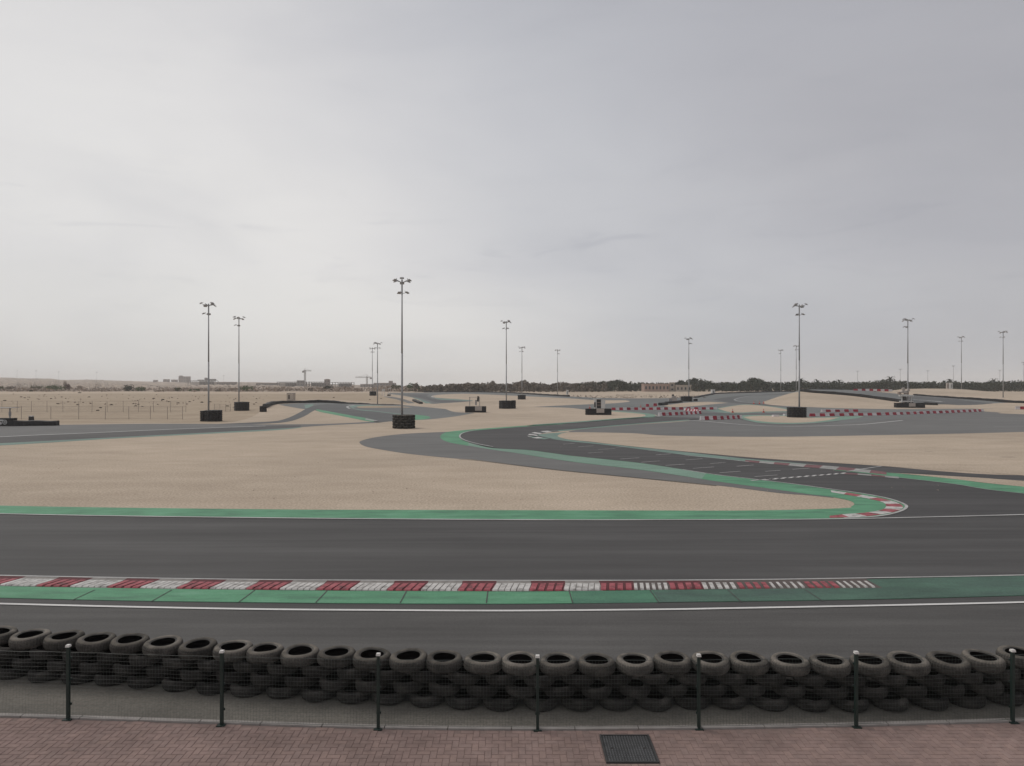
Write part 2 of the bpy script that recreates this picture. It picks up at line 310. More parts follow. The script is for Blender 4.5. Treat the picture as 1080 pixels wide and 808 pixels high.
# near white line, green band, kerb
line([(-250,631), (0,637.6), (140,641), (280,643.5), (400,644.4), (540,645), (700,643.6), (760,642.6), (920,639.6), (1080,636), (1330,629)], .115, 'white')
poly('verge_near', [[(-250,612), (0,618.6), (280,622.8), (540,624.3), (760,622), (925,620.8)], [(900,612), (960,610.3), (1080,607.6), (1330,600)], [(1330,621), (1080,628.5), (925,632.5), (760,635), (540,637.6), (400,637.2), (280,636.2), (140,634.3), (0,631.2), (-250,625)]], M['green_worn'], 3)
poly('verge_near_bright', [[(-250,612.5), (0,618.8), (280,623), (540,624.5), (603,624.3)], [(604.5,636.8), (540,637.3), (400,636.9), (280,635.9), (140,634), (0,630.9), (-250,624.7)]], M['green'], 4)
poly('verge_near_faded', [[(688,623.4), (760,622.2), (900,620.8)], [(914,612), (960,610.6), (1080,607.9), (1330,600)], [(1330,620.8), (1080,628.3), (925,632.3), (760,634.8), (696.4,635.9)]], M['green_faded'], 4)
for x in (-68, 76, 160, 252, 333, 422, 513, 604, 695, 782, 868):   # joints between the painted slabs
    yb = 633.2 + 4*(1 - ((x-520)/520)**2); xb = x; xt = CX + (x-CX)*(622.6-HY)/(yb-HY)
    line([(xb, yb-.3), (xt, 623)], .03, 'asphalt', 6, 'slab_joint')
line([(-250,600.6), (0,607.6), (280,612.1), (540,613), (760,612.4), (920,610.2), (1080,607.2), (1330,600.3)], .085, 'line')
# rumble kerb: cast blocks with real ridges
def kline(t, which):   # top / bottom edge rows of the kerb by image x
    pass
top = crom([(-250,600.8), (0,607.9), (140,610.5), (280,612.4), (540,613.3), (760,612.7), (925,610.7)], 10)
bot = crom([(-270,611), (0,618.2), (140,621), (280,622.6), (540,624.2), (760,621.9), (945,620.6)], 10)
def interp(c, x):
    for a, b in zip(c, c[1:]):
        if a[0] <= x <= b[0]: return a[1] + (b[1]-a[1])*(x-a[0])/(b[0]-a[0])
    return c[-1][1] if x > c[-1][0] else c[0][1]
kr = [MB(), MB()]; kb = MB()
x0s = [-16.5 - 73*k for k in (3, 2, 1)] + [-16.5, 55, 128, 199, 270, 342, 414.5, 487, 560, 633, 705, 776.5, 847.5, 918.5]
x0s = [540 + (x-540)*.984 for x in x0s]
# world lines for both kerb edges
def T(x): return P(x, interp(top, x))
def B_(x):                       # same world X on the bottom edge
    X = T(x).x; px = x
    for _ in range(6):
        y = interp(bot, px); px = CX + X*F/depth(y)
    return P(px, interp(bot, px))
for i, xa in enumerate(x0s):
    xb = x0s[i+1] if i+1 < len(x0s) else None
    spans = [(xa, xa+(xb-xa)*.48, 0), (xa+(xb-xa)*.48, xb, 1)] if xb else []
    if i == len(x0s)-1: spans = []
    for (a, b, c) in spans:
        nr = (4 if c == 0 else 6) if xa < 640 else (4 if c == 0 else 5); fillr = (.74 if c == 0 else .86) if xa < 600 else ((.7 if c == 0 else .6) if xa < 750 else (.62 if c == 0 else .42))
        for k in range(nr):
            u0 = (k + .04)/nr; u1 = (k + fillr + random.uniform(-.04, .05))/nr
            A0, A1 = T(a + (b-a)*u0), T(a + (b-a)*u1); B0, B1 = B_(a + (b-a)*u0), B_(a + (b-a)*u1)
            s = .06                                             # slant of the ridges
            A0.x += s; A1.x += s; B0.x -= s; B1.x -= s
            zt = .045; zl = .008
            vs = [Vector((p.x, p.y, .014)) for p in (A0, A1, B1, B0)] + [Vector((A0.x, A0.y-.03, zl)), Vector((A1.x, A1.y-.03, zl)), Vector((B1.x, B1.y+.06, zt)), Vector((B0.x, B0.y+.06, zt))]
            for q in range(4): vs[q].z = .0
            kr[c].add(vs, [(4,7,6,5), (0,4,5,1), (1,5,6,2), (2,6,7,3), (3,7,4,0)])
for xa, xb in zip(x0s, x0s[1:]):
    for k in range(8):
        a = xa + (xb-xa)*k/8; b = xa + (xb-xa)*(k+1)/8
        p = [T(a), T(b), B_(b), B_(a)]; kb.add([Vector((q.x, q.y, .0165)) for q in p], [(0,3,2,1)], 1 if k < 4 and xa < 770 else (2 if k >= 4 and xa < 590 else 0))
tag(kr[0].build('kerb_red_ridges', M['kerb_r']), kind='structure'); tag(kr[1].build('kerb_white_ridges', M['kerb_w']), kind='structure')
tag(kb.build('kerb_bed', [M['kerb_base'], pmat('worn_red', two((.105,.030,.034), .3), 4, (1,1,1), .85, 8), pmat('worn_white', two((.24,.225,.21), .25), 4, (1,1,1), .85, 8)]), kind='structure')
# near hairpin kerb
ko = [(875,546.6), (898,546), (922,544), (940,541), (950.5,537.5), (951.5,533.5), (940,528.4), (911,522.6), (876,517.4)]
ki = [(872,545.0), (885,542.6), (903,541.6), (919,540.4), (930,538), (935,534.8), (932,530.4), (919,526.4), (875,520.6)]
kerb('hairpin_kerb', ko, [(875,541.8+2.6), (892,542.6), (908,541.6), (922,539.8), (932,537.2), (934.5,533.5), (930,529.8), (912,525.6), (877,519.6)], 12, 5, ('kerb_r', 'kerb_w'))
line([(890,546.6), (924,545), (945,541), (955,536.5), (954,532.3), (938,526.4), (911,521), (878,516.4), (839,511), (800,506.2), (755.6,501), (720,495.5)], .13, 'line')
line([(504,453.3), (495,454.9), (486.5,457.7), (485.3,461.4), (492,465), (505,468.4), (520,471.4)], .16, 'line')
# start line of dashes and grid marks
a, b = P(805,506.4), P(893,499.2)
n = 22; d = (b-a)/n; nr = Vector((-d.y, d.x, 0)).normalized()*.16
qs = []
for i in range(n):
    for s in (0, 1):
        if (i+s) % 2 == 0:
            p = a + d*i; o = nr*(s-1) if s == 0 else Vector((0,0,0))
            q0 = p + nr*(s-1); q1 = p + d + nr*(s-1); qs.append((q0, q1, q1+nr, q0+nr))
cut_mesh('start_line', qs, [M['white']], [0]*len(qs), 6)
line([(792,507.3), (812,505.6)], .22, 'line')
line([(893,497.6), (905,495.6), (930,492)], .14, 'line')
def gm(x, y, w): line([(x-w, y+w*.07), (x+w, y-w*.07)], .12, 'line', 6, 'grid_mark')
for x, y, w in ((618,471,8),(640,473.8,9),(664,483.8,10),(686,487.2,10),(700,479.5,8),(712,490.6,10),(732,484.8,9),(742,493.6,11),(770,498.2,11),(786,491.5,9),(808,502.2,12),(628,477.6,8),(655,471.6,6),(845,494.7,9),(690,474.9,6),(600,468.3,6),(757,488.7,8),(815,497,8)): gm(x, y, w)

# ---- left track
poly('left_straight', [[(-240,452), (0,448.9), (61,448.2), (155.6,447), (231,447.2), (290,447.6), (345.6,447), (382.6,445.3), (402,443.8)], [(403,445.6), (390,446.4), (345.6,448.7), (317.8,450.6), (290,452.7), (280,453.4), (129.6,461.2), (0,467.8), (-240,479)]], M['asphalt_old'], 1)
poly('left_lane', [[(-240,474), (0,461), (90.7,457), (181.5,453), (280,449.5), (317,448.8)], [(317.8,450.6), (290,452.5), (280,453.2), (129.6,461), (0,467.6), (-240,478.6)]], M['asphalt'], 2)
line([(-240,474), (0,461), (90.7,457), (181.5,453), (280,449.5)], .42, 'white')
poly('left_verge', [[(-240,478.6), (0,467.6), (129.6,460.9), (280,453.2), (317.8,450.4)], [(317.8,451), (280,454.6), (129.6,462.2), (0,470), (-240,482)]], M['teal'], 3)
poly('curved_lane', [[(225,447.4), (260,445.9), (290,444.2), (304,440.7), (315,435.6), (323.3,431), (332.6,427.9), (345,426.2)], [(362,428), (345,429.4), (338,430.6), (329.8,433.9), (322.4,438.4), (313,442.4), (304,444.8), (290,446.4), (260,447.6), (225,447.4)]], M['asphalt_fd'], 3)
poly('upper_lane', [[(294,426.6), (308,425.6), (336,424.8), (352,425.2), (378,426), (400,426.8), (425,427.2)], [(470,431.4), (480,434.6), (500,435.6), (495,436.6), (480,439.3), (454,442.3), (435.6,443.2), (411.5,444.6), (399,445.5), (386,443.9), (378,442.3), (354.8,437.7), (336.3,434), (329,432), (319.6,431.4), (299,427.9), (294,426.6)]], M['asphalt_far'], 1)
poly('upper_dark_lane', [[(334,429.6), (345,427), (362,426.4), (368,427.6), (365.5,429.5), (368.7,431.4), (380,432.8), (398.5,434.4), (426,438.2), (436,440)], [(436,443), (411.5,444.4), (399,445), (373.3,438.8), (354.8,435.4), (334.4,431.6)]], M['asphalt_fd'], 2)
poly('left_green', [[(333,431.4), (354.8,435.4), (373.3,438.8), (390,441.8), (398,443.9)], [(393,444.9), (386.3,444.1), (378,442.5), (354.8,437.9), (336.3,434.2), (333,431.4)]], M['green'], 3)
kerb('small_kerb', [(386,441.3), (392,442.5), (398.5,443.8)], [(385,442.6), (390,443.6), (396,444.6)], 3, 4, ('fkerb_w', 'fkerb_w'))
poly('teal_patch', [[(321,427), (330,425.9)], [(331,427.4), (325,430.2), (322,430.6)]], M['teal'], 2)
line([(374,427.3), (367.5,428.4), (366.3,429.6), (368.7,431)], .5, 'line', 5)
poly('left_island', [[(369,429.4), (372,427.6), (390,427.2), (404,427.8)], [(404,428.6), (380,428.8)], [(373,429.8), (375,431.4), (390,432.8), (412,435.4), (428,437.6)], [(426,438.2), (398.5,434.4), (378,432.6), (369,429.4)]], M['teal'], 3)
poly('sand_island_small', [[(376,428.9), (390,428), (420,428.6), (435,430)], [(420,429.9), (390,430.3), (378,430.2)]], M['sand_field'], 4)
poly('green_blob', [[(430,438), (438,437.6), (448,438.5), (454,440.3), (450,442), (440,442.9), (430,443)], [(430,438)]], M['green'], 3)
# far left S bend
poly('far_s_bend', [[(408,415.4), (415,414.4), (447,414), (480,413.6), (520,413.9), (560,416), (600,418), (627,419.4), (660,420.2)], [(660,422.2), (627,422), (600,420.2), (560,418.2), (520,416.4), (490,415.4), (470,416), (458,417), (454.6,418.2), (458.7,419.4), (480,421), (500,422.8)], [(494,423.6), (480,424.6), (465,425.5), (454,425.8), (444.8,422), (435.6,419.4), (422,417), (408,415.4)]], M['asphalt_far'], 1)
poly('far_s_dark', [[(422,416), (440,415.8), (452,416), (450,417.6), (453.5,419.4), (462,421.4), (494,423)], [(480,424.3), (462,424.4), (450,421.6), (438,418.8), (422,416)]], M['asphalt_fd'], 2)
poly('far_s_green', [[(433,418.6), (440,420.2), (448,422.8), (456,425.4)], [(449,425.6), (443,422.4), (437,420.2), (433,418.6)]], M['teal'], 3)
poly('far_s_green', [[(456,418), (462,420), (480,420.9), (500,422.4)], [(490,422.8), (475,422), (462,421.2), (456,418)]], M['teal'], 3)
line([(459,417.3), (455.6,418.2), (457.5,419.2)], .6, 'line', 5); line([(428,416.6), (436,417)], .5, 'line_faint', 5)
poly('dirt_path', [[(404,418), (414,418.6), (426,421), (438,425.2)], [(431,425.6), (420,421.9), (411,419.8), (404,418)]], M['asphalt_old'], 1)
# ---- centre and right far circuit
poly('far_circuit', [[(562,429.2), (590,427.8), (618,426.6), (640,425.8), (652,425), (664,423.6), (660,422.2)], [(655,420.2), (700,420), (735,418.2), (749,416.4), (765,415.2), (790,414.5), (824,413.3), (846,412.9)], [(842,416), (825,421), (806,425), (833,428.2), (872,430.2), (946,431.6), (1036,431.6)], [(1036,432.4), (960,440), (860,447.5), (760,441.6), (727,443.6), (689,440), (693,438.4), (684,436.4), (649,433.8), (620,432.4), (600,430.2), (562,429.2)]], M['asphalt_far'], 2)
poly('sand_tip_fringe', [[(645,433.2), (684,436.2), (692,438.6)], [(687,440.3), (652,442.6), (607,446.2), (555,449.6)], [(600,440), (645,433.2)]], M['green_pale'], 3)
poly('sand_tip', [[(640,433.6), (676,436.6), (681,438.6)], [(676,439.8), (640,442.2), (607,444.8), (555,448.4)], [(590,440), (640,433.6)]], M['sand'], 4)
poly('sand_strip', [[(700,427.9), (722,425), (745.6,423.9), (768,425)], [(752,426.4), (732,428.3), (717.8,429.4), (706,429.2), (700,427.9)]], M['sand'], 3)
poly('island_middle_fringe', [[(750,431.2), (782.6,426.6), (802,427.2), (824.4,429.8), (838,432.8)], [(836,434.6), (802,435.2), (780,436.2), (764,435.6), (742,432.8)]], M['teal'], 3)
poly('island_middle', [[(757,431), (782.6,427.1), (802,427.9), (822,430.4), (833,432.8)], [(833,433.7), (802,434.2), (780,435.2), (768,434.4), (757,431)]], M['sand'], 4)
poly('island_lamp_fringe', [[(776,439.6), (790,437.9), (833,438.4), (860,440), (890,439.3), (911,439)], [(905,441), (880,444), (857.8,446.2), (835.6,447.2), (813,446.8), (790,444.6), (776,439.6)]], M['green_pale'], 3)
poly('island_lamp', [[(784,440), (800,438.6), (833,439.1), (860,440.6), (885,440.4)], [(876,442.9), (857.8,445), (835.6,446), (813,445.4), (794,443.2), (784,440)]], M['sand'], 4)
line([(779,441.6), (795,445.4), (813,447.6), (835.6,448), (860,447), (885,444.4)], .5, 'asphalt_fd', 5)
line([(832,446.3), (846,446.4), (860,446.1)], .4, 'line', 6)
poly('far_dark_lane', [[(752,421.4), (765,419.2), (785,417.2), (815,415.6), (838,415)], [(835,416), (806,417), (786,418.4), (776,420.4), (774,422.2), (780,424.2), (800,425.6), (830,428.2)], [(815,428.4), (790,426.4), (768,424.4), (752,421.4)]], M['asphalt_fd'], 3)
line([(804,416.2), (786,418.4), (776,420.8), (775.5,422.2), (783,423.8), (796,424.9)], .5, 'line_faint', 5)
line([(736,419.6), (765,417.4), (800,415.4), (830,414.4)], .5, 'teal', 5)
line([(742,437), (770,437.4), (790,437)], .4, 'teal', 5); line([(756,432.4), (720,430.6), (640,426.8), (600,428)], .5, 'teal', 5)
line([(693,439.4), (700,438.4), (712,438)], .3, 'line', 6)
poly('dark_lane_lens', [[(600,444.8+1.8), (652,442.8), (690,440.3), (727,440.4), (760,441.4)], [(727,442.7), (664.8,447.2), (607,452.4), (585,453.8)], [(560,452)]], M['asphalt'], 4)
poly('dark_mid_lane', [[(740,435.4), (790,436.2), (833,435.6)], [(833,437.6), (790,437.4), (760,438.4), (735,437.6)]], M['asphalt_fd'], 3)
poly('far_field_bank', [[(600,415.2), (640,414.9), (700,414.9), (748,415.3)], [(735,417.8), (700,419.8), (655,420), (627,419.2), (600,417.8)]], M['sand'], 1)
poly('pale_band', [[(-250,413), (0,413), (120,413.2), (300,413.4), (410,413.5)], [(400,414.4), (300,415.4), (120,415), (0,415.6), (-250,416)]], M['sand_pale'], 1)
poly('left_field', [[(-250,416), (0,415.6), (120,415), (300,415.4), (400,414.6)], [(404,418), (430,425.6), (395,424.6), (350,421.6), (300,422.5), (282,427), (276,433), (262,441), (230,446.4), (150,446), (0,448), (-250,452)]], M['sand_field'], 1)
poly('scrub_ground', [[(-400,409.6), (446,409.6), (446,413.4)], [(300,413.3), (0,413.0), (-400,413)]], M['dirt'], 1)
poly('shaded_dip', [[(256,441), (262,436), (275,434.2), (284,437)], [(276,441.6), (262,444.4), (245,445)]], M['dirt'], 3) if False else None
poly('sand_right', [[(1037,431.3), (1055,431.2), (1080,431.6), (1340,433)], [(1340,444), (1080,437), (1055,435.2), (1037,434)]], M['sand'], 3)
for x, y, w in ((980,476.3,4), (1063,482.2,7)):
    line([(x-w, y), (x+w, y+.1)], .5, 'dirt', 5, 'drain_hollow')

# ---- raised ground on the right: sand hill, road over it, second hill
def loft(name, curves, mat, n=5, jit=0):
    C = [[Q(*p) for p in crom(c, n)] for c in curves]; k = len(C[0]); m_ = MB(); V = []
    for r_, c in enumerate(C):
        for p in c: V.append(p + (Vector((0,0,random.uniform(-jit,jit))) if 0 < r_ < len(C)-1 else Vector((0,0,0))))
    fs = []
    for j in range(len(C)-1):
        for i in range(k-1): fs.append((j*k+i, j*k+i+1, (j+1)*k+i+1, (j+1)*k+i))
    m_.add(V, fs); o = m_.build(name, mat, smooth=True); o['kind'] = 'structure'; return o
def gy(px, py): return (px, py, depth(py))
ridge = [(806,423.6,202), (824,417.6,207), (842,413.2,212), (856,414.3,208), (894,417.2,199), (924,420.8,191), (946,423.9,184), (975,426.9,176), (1000,428.9,170), (1036,431.3,157)]
foot = [gy(804,425.4), gy(812,427), gy(833,428.6), gy(853,429.4), gy(885,430.6), gy(915,431.2), gy(946,431.6), gy(980,431.4), gy(1005,431.4), gy(1038,431.9)]
mid = [((a[0]*.45+b[0]*.55), (a[1]*.5+b[1]*.5)-.4, a[2]*.5+b[2]*.5) for a, b in zip(foot, ridge)]
loft('sand_hill', [foot, mid, ridge], M['sand'], jit=.02)
# crown and back of the hill, carrying the raised road
up = [(815,423.6,230), (830,416.2,238), (846,411.4,244), (872,410.9,250), (905,411.7,246), (935,414.2,236), (962,416.7,224), (995,419.4,212), (1035,422.3,200), (1085,426.2,186)]
lowr = [(a[0]+1, a[1]-.05, a[2]+.5) for a in ridge]
loft('raised_road', [lowr, up], M['asphalt_far'])
ext_lo = [(1036,431.4,157), (1080,431.2,160), (1200,433,154), (1340,435,150)]; ext_up = [(1085,426.2,186), (1130,427.5,182), (1220,430,175), (1360,432.5,166)]
loft('raised_road_end', [ext_lo, ext_up], M['asphalt_far'])
dk_lo = [(960,424.2,186), (985,425.6,182), (1010,427.4,175), (1036,430,164), (1080,430.6,163)]
dk_up = [(960,417.6,218), (985,419.6,210), (1010,421.3,204), (1036,423.6,196), (1080,427,182)]
loft('raised_road_lane', [[(x, y-.12, z-.3) for x, y, z in dk_lo], [(x, y-.12, z-.3) for x, y, z in dk_up]], M['asphalt_fd'])
def line3(pts, w, mat, name='painted_line'):
    c = [Q(*p) for p in crom(pts, 6)]; m_ = MB()
    for p, q in zip(c, c[1:]):
        d = q-p; nr_ = Vector((-d.y, d.x, 0)).normalized()*w/2; m_.add([p-nr_, q-nr_, q+nr_, p+nr_], [(0,1,2,3)])
    o = m_.build(name, M[mat]); o['kind'] = 'structure'
line3([(963,421.4,197), (985,423.0,192), (1005,425,185), (1025,427.8,175), (1036,429.4,166)], .9, 'white')
line3([(1000,420.4,206.5), (1040,423.6,196), (1080,427.2,183)], .6, 'line_faint')
mround = [(838,412.4,262), (858,410.5,275), (885,410.1,282), (915,410.9,272), (941,413.5,250), (970,412.5,248), (1000,413.5,240), (1030,414.8,233), (1060,416.2,226), (1100,419,216)]
loft('second_hill', [[(925,413.5,240), (938,414.6,237), (950,415.8,232), (962,416.9,225), (995,419.6,213), (1035,422.5,201), (1085,426.4,187), (1130,427.6,183), (1220,430,176), (1360,432.4,168)],
                     [(930,413,250), (941,413,248), (953,413.6,246), (966,413.4,242), (998,415,232), (1038,417.8,220), (1085,421.2,205), (1130,423,200), (1220,426,192), (1360,430,180)],
                     [(934,413.2,262), (943,411.6,262), (955,410.4,262), (985,409.9,262), (1013,410.5,258), (1048,413.4,246), (1080,416.2,235), (1125,419,225), (1220,424,210), (1360,429,195)],
                     [(940,414.5,300), (955,414.5,300), (965,414.5,300), (985,414.5,300), (1013,414.5,300), (1048,415.6,280), (1085,419.5,265), (1125,421.5,250), (1220,426,235), (1360,430,215)]], M['sand'], jit=.03)
loft('hill_back', [up, [(840,414.6,290), (850,414.6,290), (860,414.6,290), (880,414.6,290), (910,414.6,290), (937,414.8,285), (962,415.6,275), (995,418,255), (1035,421,225), (1085,424.5,205)]], M['sand'])

# ------------------------------------------------------------------ pavement (herringbone pavers, real bricks) and edging
mb = MB(); mb.add([(-14, 3, .002), (14, 3, .002), (14, 11.9, .002), (-14, 11.9, .002)], [(0,1,2,3)])
edW = [P(x, y) for x, y in crom(EDGE, 8)]
def edgeY(X):
    for a, b in zip(edW, edW[1:]):
        if a.x <= X <= b.x: return a.y + (b.y-a.y)*(X-a.x)/(b.x-a.x)
    return 11.0
mb = MB()
for i in range(60):
    xa = -13 + 26*i/60; xb = -13 + 26*(i+1)/60
    mb.add([(xa,3,.006), (xb,3,.006), (xb,edgeY(xb),.006), (xa,edgeY(xa),.006)], [(0,1,2,3)])
tag(mb.build('pavement_bed', M['joint']), kind='structure')
mb = MB(); bw, bl, gp = .1, .2, .0035
GX0, GX1, GY0, GY1 = 1.35, 2.11, 9.77, 10.54            # opening for the drain cover
def brick(x, y, w, h):
    if y + h > edgeY(x+w/2) - .03 or x+w < -12.5 or x > 12.5 or y < 7.6: return
    if x+w > GX0-.01 and x < GX1+.01 and y+h > GY0-.01 and y < GY1+.01:
        # keep the parts outside the opening
        if x < GX0-.03: w = GX0-.012-x
        elif x+w > GX1+.03: w2 = x+w-(GX1+.012); x = GX1+.012; w = w2
        elif y < GY0-.03: h = GY0-.012-y
        elif y+h > GY1+.03: h2 = y+h-(GY1+.012); y = GY1+.012; h = h2
        else: return
    if w < .02 or h < .02: return
    a = gp/2; z = .0125 + random.uniform(-.001, .001); c = .004; tx = random.uniform(-.0008,.0008)
    x0, x1, y0, y1 = x+a, x+w-a, y+a, y+h-a
    vs = [(x0,y0,.004),(x1,y0,.004),(x1,y1,.004),(x0,y1,.004),(x0+c,y0+c,z-tx),(x1-c,y0+c,z+tx),(x1-c,y1-c,z+tx),(x0+c,y1-c,z-tx)]
    mb.add(vs, [(4,5,6,7),(0,1,5,4),(1,2,6,5),(2,3,7,6),(3,0,4,7)], random.randrange(5))
u = bw
for i in range(-150, 200):
    for j in range(-130, 200):
        # herringbone: cell (i,j), pattern period 4
        k = (i - j) % 4
        x, y = i*u, j*u + 7.0
        if not (-12.6 < x < 12.6 and 7.4 < y < 11.4): continue
        if k == 0: brick(x, y, bl, bw)
        elif k == 2: brick(x, y, bw, bl) if False else None
        if k == 3: brick(x, y-0, bw, bl) if False else None
# vertical bricks of the herringbone fill the cells the horizontal ones leave
occ = {}
for i in range(-150, 200):
    for j in range(-130, 200):
        if (i - j) % 4 == 0: occ[(i, j)] = 1; occ[(i+1, j)] = 1
for i in range(-128, 128):
    for j in range(3, 46):
        if (i, j) not in occ and (i, j+1) not in occ and (i, j) :
            if (i - j) % 4 == 3: 
                if (i, j+1) not in occ: brick(i*u, j*u+7.0, bw, bl)
tag(mb.build('pavement', PM), kind='structure')
# edging kerbstones
mb = MB(); X = -13.0
while X < 13:
    p = Vector((X, edgeY(X), 0)); q = Vector((X+.98, edgeY(X+.98), 0)); c = (p+q)/2; ang = math.atan2(q.y-p.y, q.x-p.x)
    mb.box((c.x, c.y+.0, .012), (.985, .09, .045), ang, mi=0); X += 1.0
tag(mb.build('pavement_edging', M['edging']), kind='structure')

# drain cover
dc = empty('drain_cover', ((GX0+GX1)/2, (GY0+GY1)/2, 0), 'square dark iron drain cover set in the red block paving', 'drain cover')
W_, D_ = GX1-GX0, GY1-GY0
mb = MB()
for s in (-1, 1):
    mb.box((s*(W_/2-.012), 0, .018), (.024, D_, .032)); mb.box((0, s*(D_/2-.012), .018), (W_-.05, .024, .032))
mb.build('frame', M['iron_dk'], dc)
mb = MB(); mb.box((0,0,.012), (W_-.055, D_-.055, .014)); mb.build('plate', M['iron_dk'], dc)
mb = MB(); nx, ny = 17, 15
for i in range(nx):
    for j in range(ny):
        x = -W_/2 + .055 + (W_-.11)*i/(nx-1); y = -D_/2 + .055 + (D_-.11)*j/(ny-1)
        if abs(abs(x)-.24) < .03 and abs(y) < .03: continue
        mb.box((x, y, .024), (.021, .040, .012), taper=.8)
st = mb.build('tread_studs', M['iron'], dc); st['kind'] = 'stuff'
for s in (-1, 1):
    mb = MB(); mb.tube((s*.24, 0, .019), (s*.24, 0, .0215), .022, n=12); mb.build('lifting_hole', M['dark'], dc)

# ------------------------------------------------------------------ mesh fence
posts = [(-96,754.5,676), (72,759,680), (234,765,686), (399,769,689), (567,770,691), (737,769,690), (903,767,687), (1068,762,685), (1232,757,680)]
fr = empty('mesh_fence', (0, 10.8, 0), 'low dark green wire mesh fence with white capped posts along the paving edge', 'fence')
pw = []
for px, yb, yt in posts:
    p = P(px, yb+.3); h = (yb-yt)*p.y/F; pw.append((p, h))
def L_(v): return Vector(v) - Vector((0, 10.8, 0))
for p, h in pw:
    m_ = MB(); l = L_(p); m_.box((l.x, l.y, (h-.03)/2), (.046, .046, h-.03), rz=.0); m_.box((l.x, l.y, .012), (.13,.13,.02))
    for zc in (.25, .65, 1.0): m_.box((l.x, l.y+.034, zc), (.07,.02,.035))
    po = m_.build('post', M['fence'], fr)
    m_ = MB(); m_.box((l.x, l.y, h-.012), (.066, .066, .034), taper=.85); m_.build('post_cap', M['cap'], po)
for (p, h), (q, k) in zip(pw, pw[1:]):
    m_ = MB(); a = L_(p); b = L_(q); n = 50; d = (b-a)/n; sag = random.uniform(.0, .05)
    rowz = [.03 + i*(1.04/17) for i in range(18)]
    def wp(t, z):
        c = a.lerp(b, t); s = math.sin(math.pi*t)*sag; c.y += .035 + s*math.sin(z*3)*.8 + .012*math.sin(t*19+z*4); c.z = z - math.sin(math.pi*t)*sag*.4*(1-z/1.1) + .012; return c
    for z in rowz:
        for i in range(0, n, 5): m_.tube(wp(i/n, z), wp((i+5)/n, z), .0013 if z not in (rowz[0], rowz[-1]) else .003, n=3, cap=False)
    for i in range(n+1): 
        m_.tube(wp(i/n, rowz[0]), wp(i/n, rowz[8]), .0013, n=3, cap=False); m_.tube(wp(i/n, rowz[8]), wp(i/n, rowz[-1]), .0013, n=3, cap=False)
    m_.build('mesh_panel', M['wire'], fr)

# ------------------------------------------------------------------ tyres
def tyre_mesh(name, mat, ro=.325, w=.2, seed=0, lit_dust=None):
    rnd = random.Random(seed); ri = ro*.60; m_ = MB(); n = 40; h = w/2
    prof = [(ri+.012,-h*.70),(ri,-h*.78),(ri+.012,-h*.88),(ri+.03,-h*.93),(ri+.055,-h*1.0),(ro*.82,-h*1.0),(ro*.90,-h*.88),(ro*.95,-h*.72),
            (ro*.985,-h*.5),(ro*.972,-h*.46),(ro*.972,-h*.42),(ro,-h*.38),(ro,-h*.05),(ro*.985,-h*.02),(ro*.985,h*.02),(ro,h*.05),(ro,h*.38),(ro*.972,h*.42),(ro*.972,h*.46),(ro*.985,h*.5),
            (ro*.95,h*.72),(ro*.90,h*.88),(ro*.82,h*1.0),(ri+.055,h*1.0),(ri+.03,h*.93),(ri+.012,h*.88),(ri,h*.78),(ri+.012,h*.70),
            (ri+.05,h*.66),(ro*.88,h*.6),(ro*.93,0),(ro*.88,-h*.6),(ri+.05,-h*.66)]
    k = len(prof); ph = [rnd.uniform(0,6.28) for _ in range(3)]; vs = []
    for i in range(n*2):
        t = math.pi*i/n; e = 1 + .012*math.sin(2*t+ph[0]) + .006*math.sin(3*t+ph[1])
        gro = .010 if i % 2 else 0
        for j, (r, z) in enumerate(prof):
            rr = r*e
            if 7 <= j <= 20: rr -= gro
            vs.append((rr*math.cos(t), rr*math.sin(t), z + .006*math.sin(2*t+ph[2])))
    N = n*2
    fs = [(i*k+j, ((i+1) % N)*k+j, ((i+1) % N)*k+(j+1) % k, i*k+(j+1) % k) for i in range(N) for j in range(k)]
    m_.add(vs, fs)
    if lit_dust:
        m_.m = [1 if 20 <= (q % k) <= 23 else (2 if (q % k) >= 26 or (q % k) < 1 else 0) for q in range(len(fs))]; mat = [mat, lit_dust, M['dark_in']]  # upper faces take the paler tone: dust plus painted-in top light
    return m_.build(name, mat, smooth=False)
ORD = ['first','second','third','fourth','fifth','sixth','seventh','eighth','ninth','tenth','eleventh','twelfth','thirteenth','fourteenth','fifteenth','sixteenth','seventeenth','eighteenth','nineteenth','twentieth']
TENS = {20:'twenty', 30:'thirty', 40:'forty', 50:'fifty'}
def ordi(n):
    if n <= 20: return ORD[n-1]
    if n % 10 == 0: return {30:'thirtieth', 40:'fortieth', 50:'fiftieth'}[n]
    return TENS[n//10*10] + '-' + ORD[n % 10 - 1]
protos = {}
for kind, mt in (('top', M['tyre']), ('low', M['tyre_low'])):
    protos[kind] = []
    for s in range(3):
        o = tyre_mesh('tyre', mt, seed=s, lit_dust=M['lit_dust'] if kind == 'top' else M['tyre_low']); me = o.data; bpy.data.objects.remove(o); protos[kind].append(me)
tc_ = [(-112,659),(-77,660.6),(-41,663), (-4,665), (32,667.5), (67.5,669.5), (102,671.3), (137,673.2), (172,675.3), (208.5,678), (245,680.2), (280.5,682.4), (317.5,684.6), (354.6,686.4), (392,688.2), (430.5,690), (469.6,691.3), (509,693), (549,693.9), (589.6,694.3), (629.6,694.2), (669,693.4), (709,692.3), (749,692.4), (789.6,692.6), (832.6,694), (875,694.4), (917,694.2), (958,693.7), (998.5,692.6), (1037,690.4), (1075,687), (1113,684), (1151,681)]
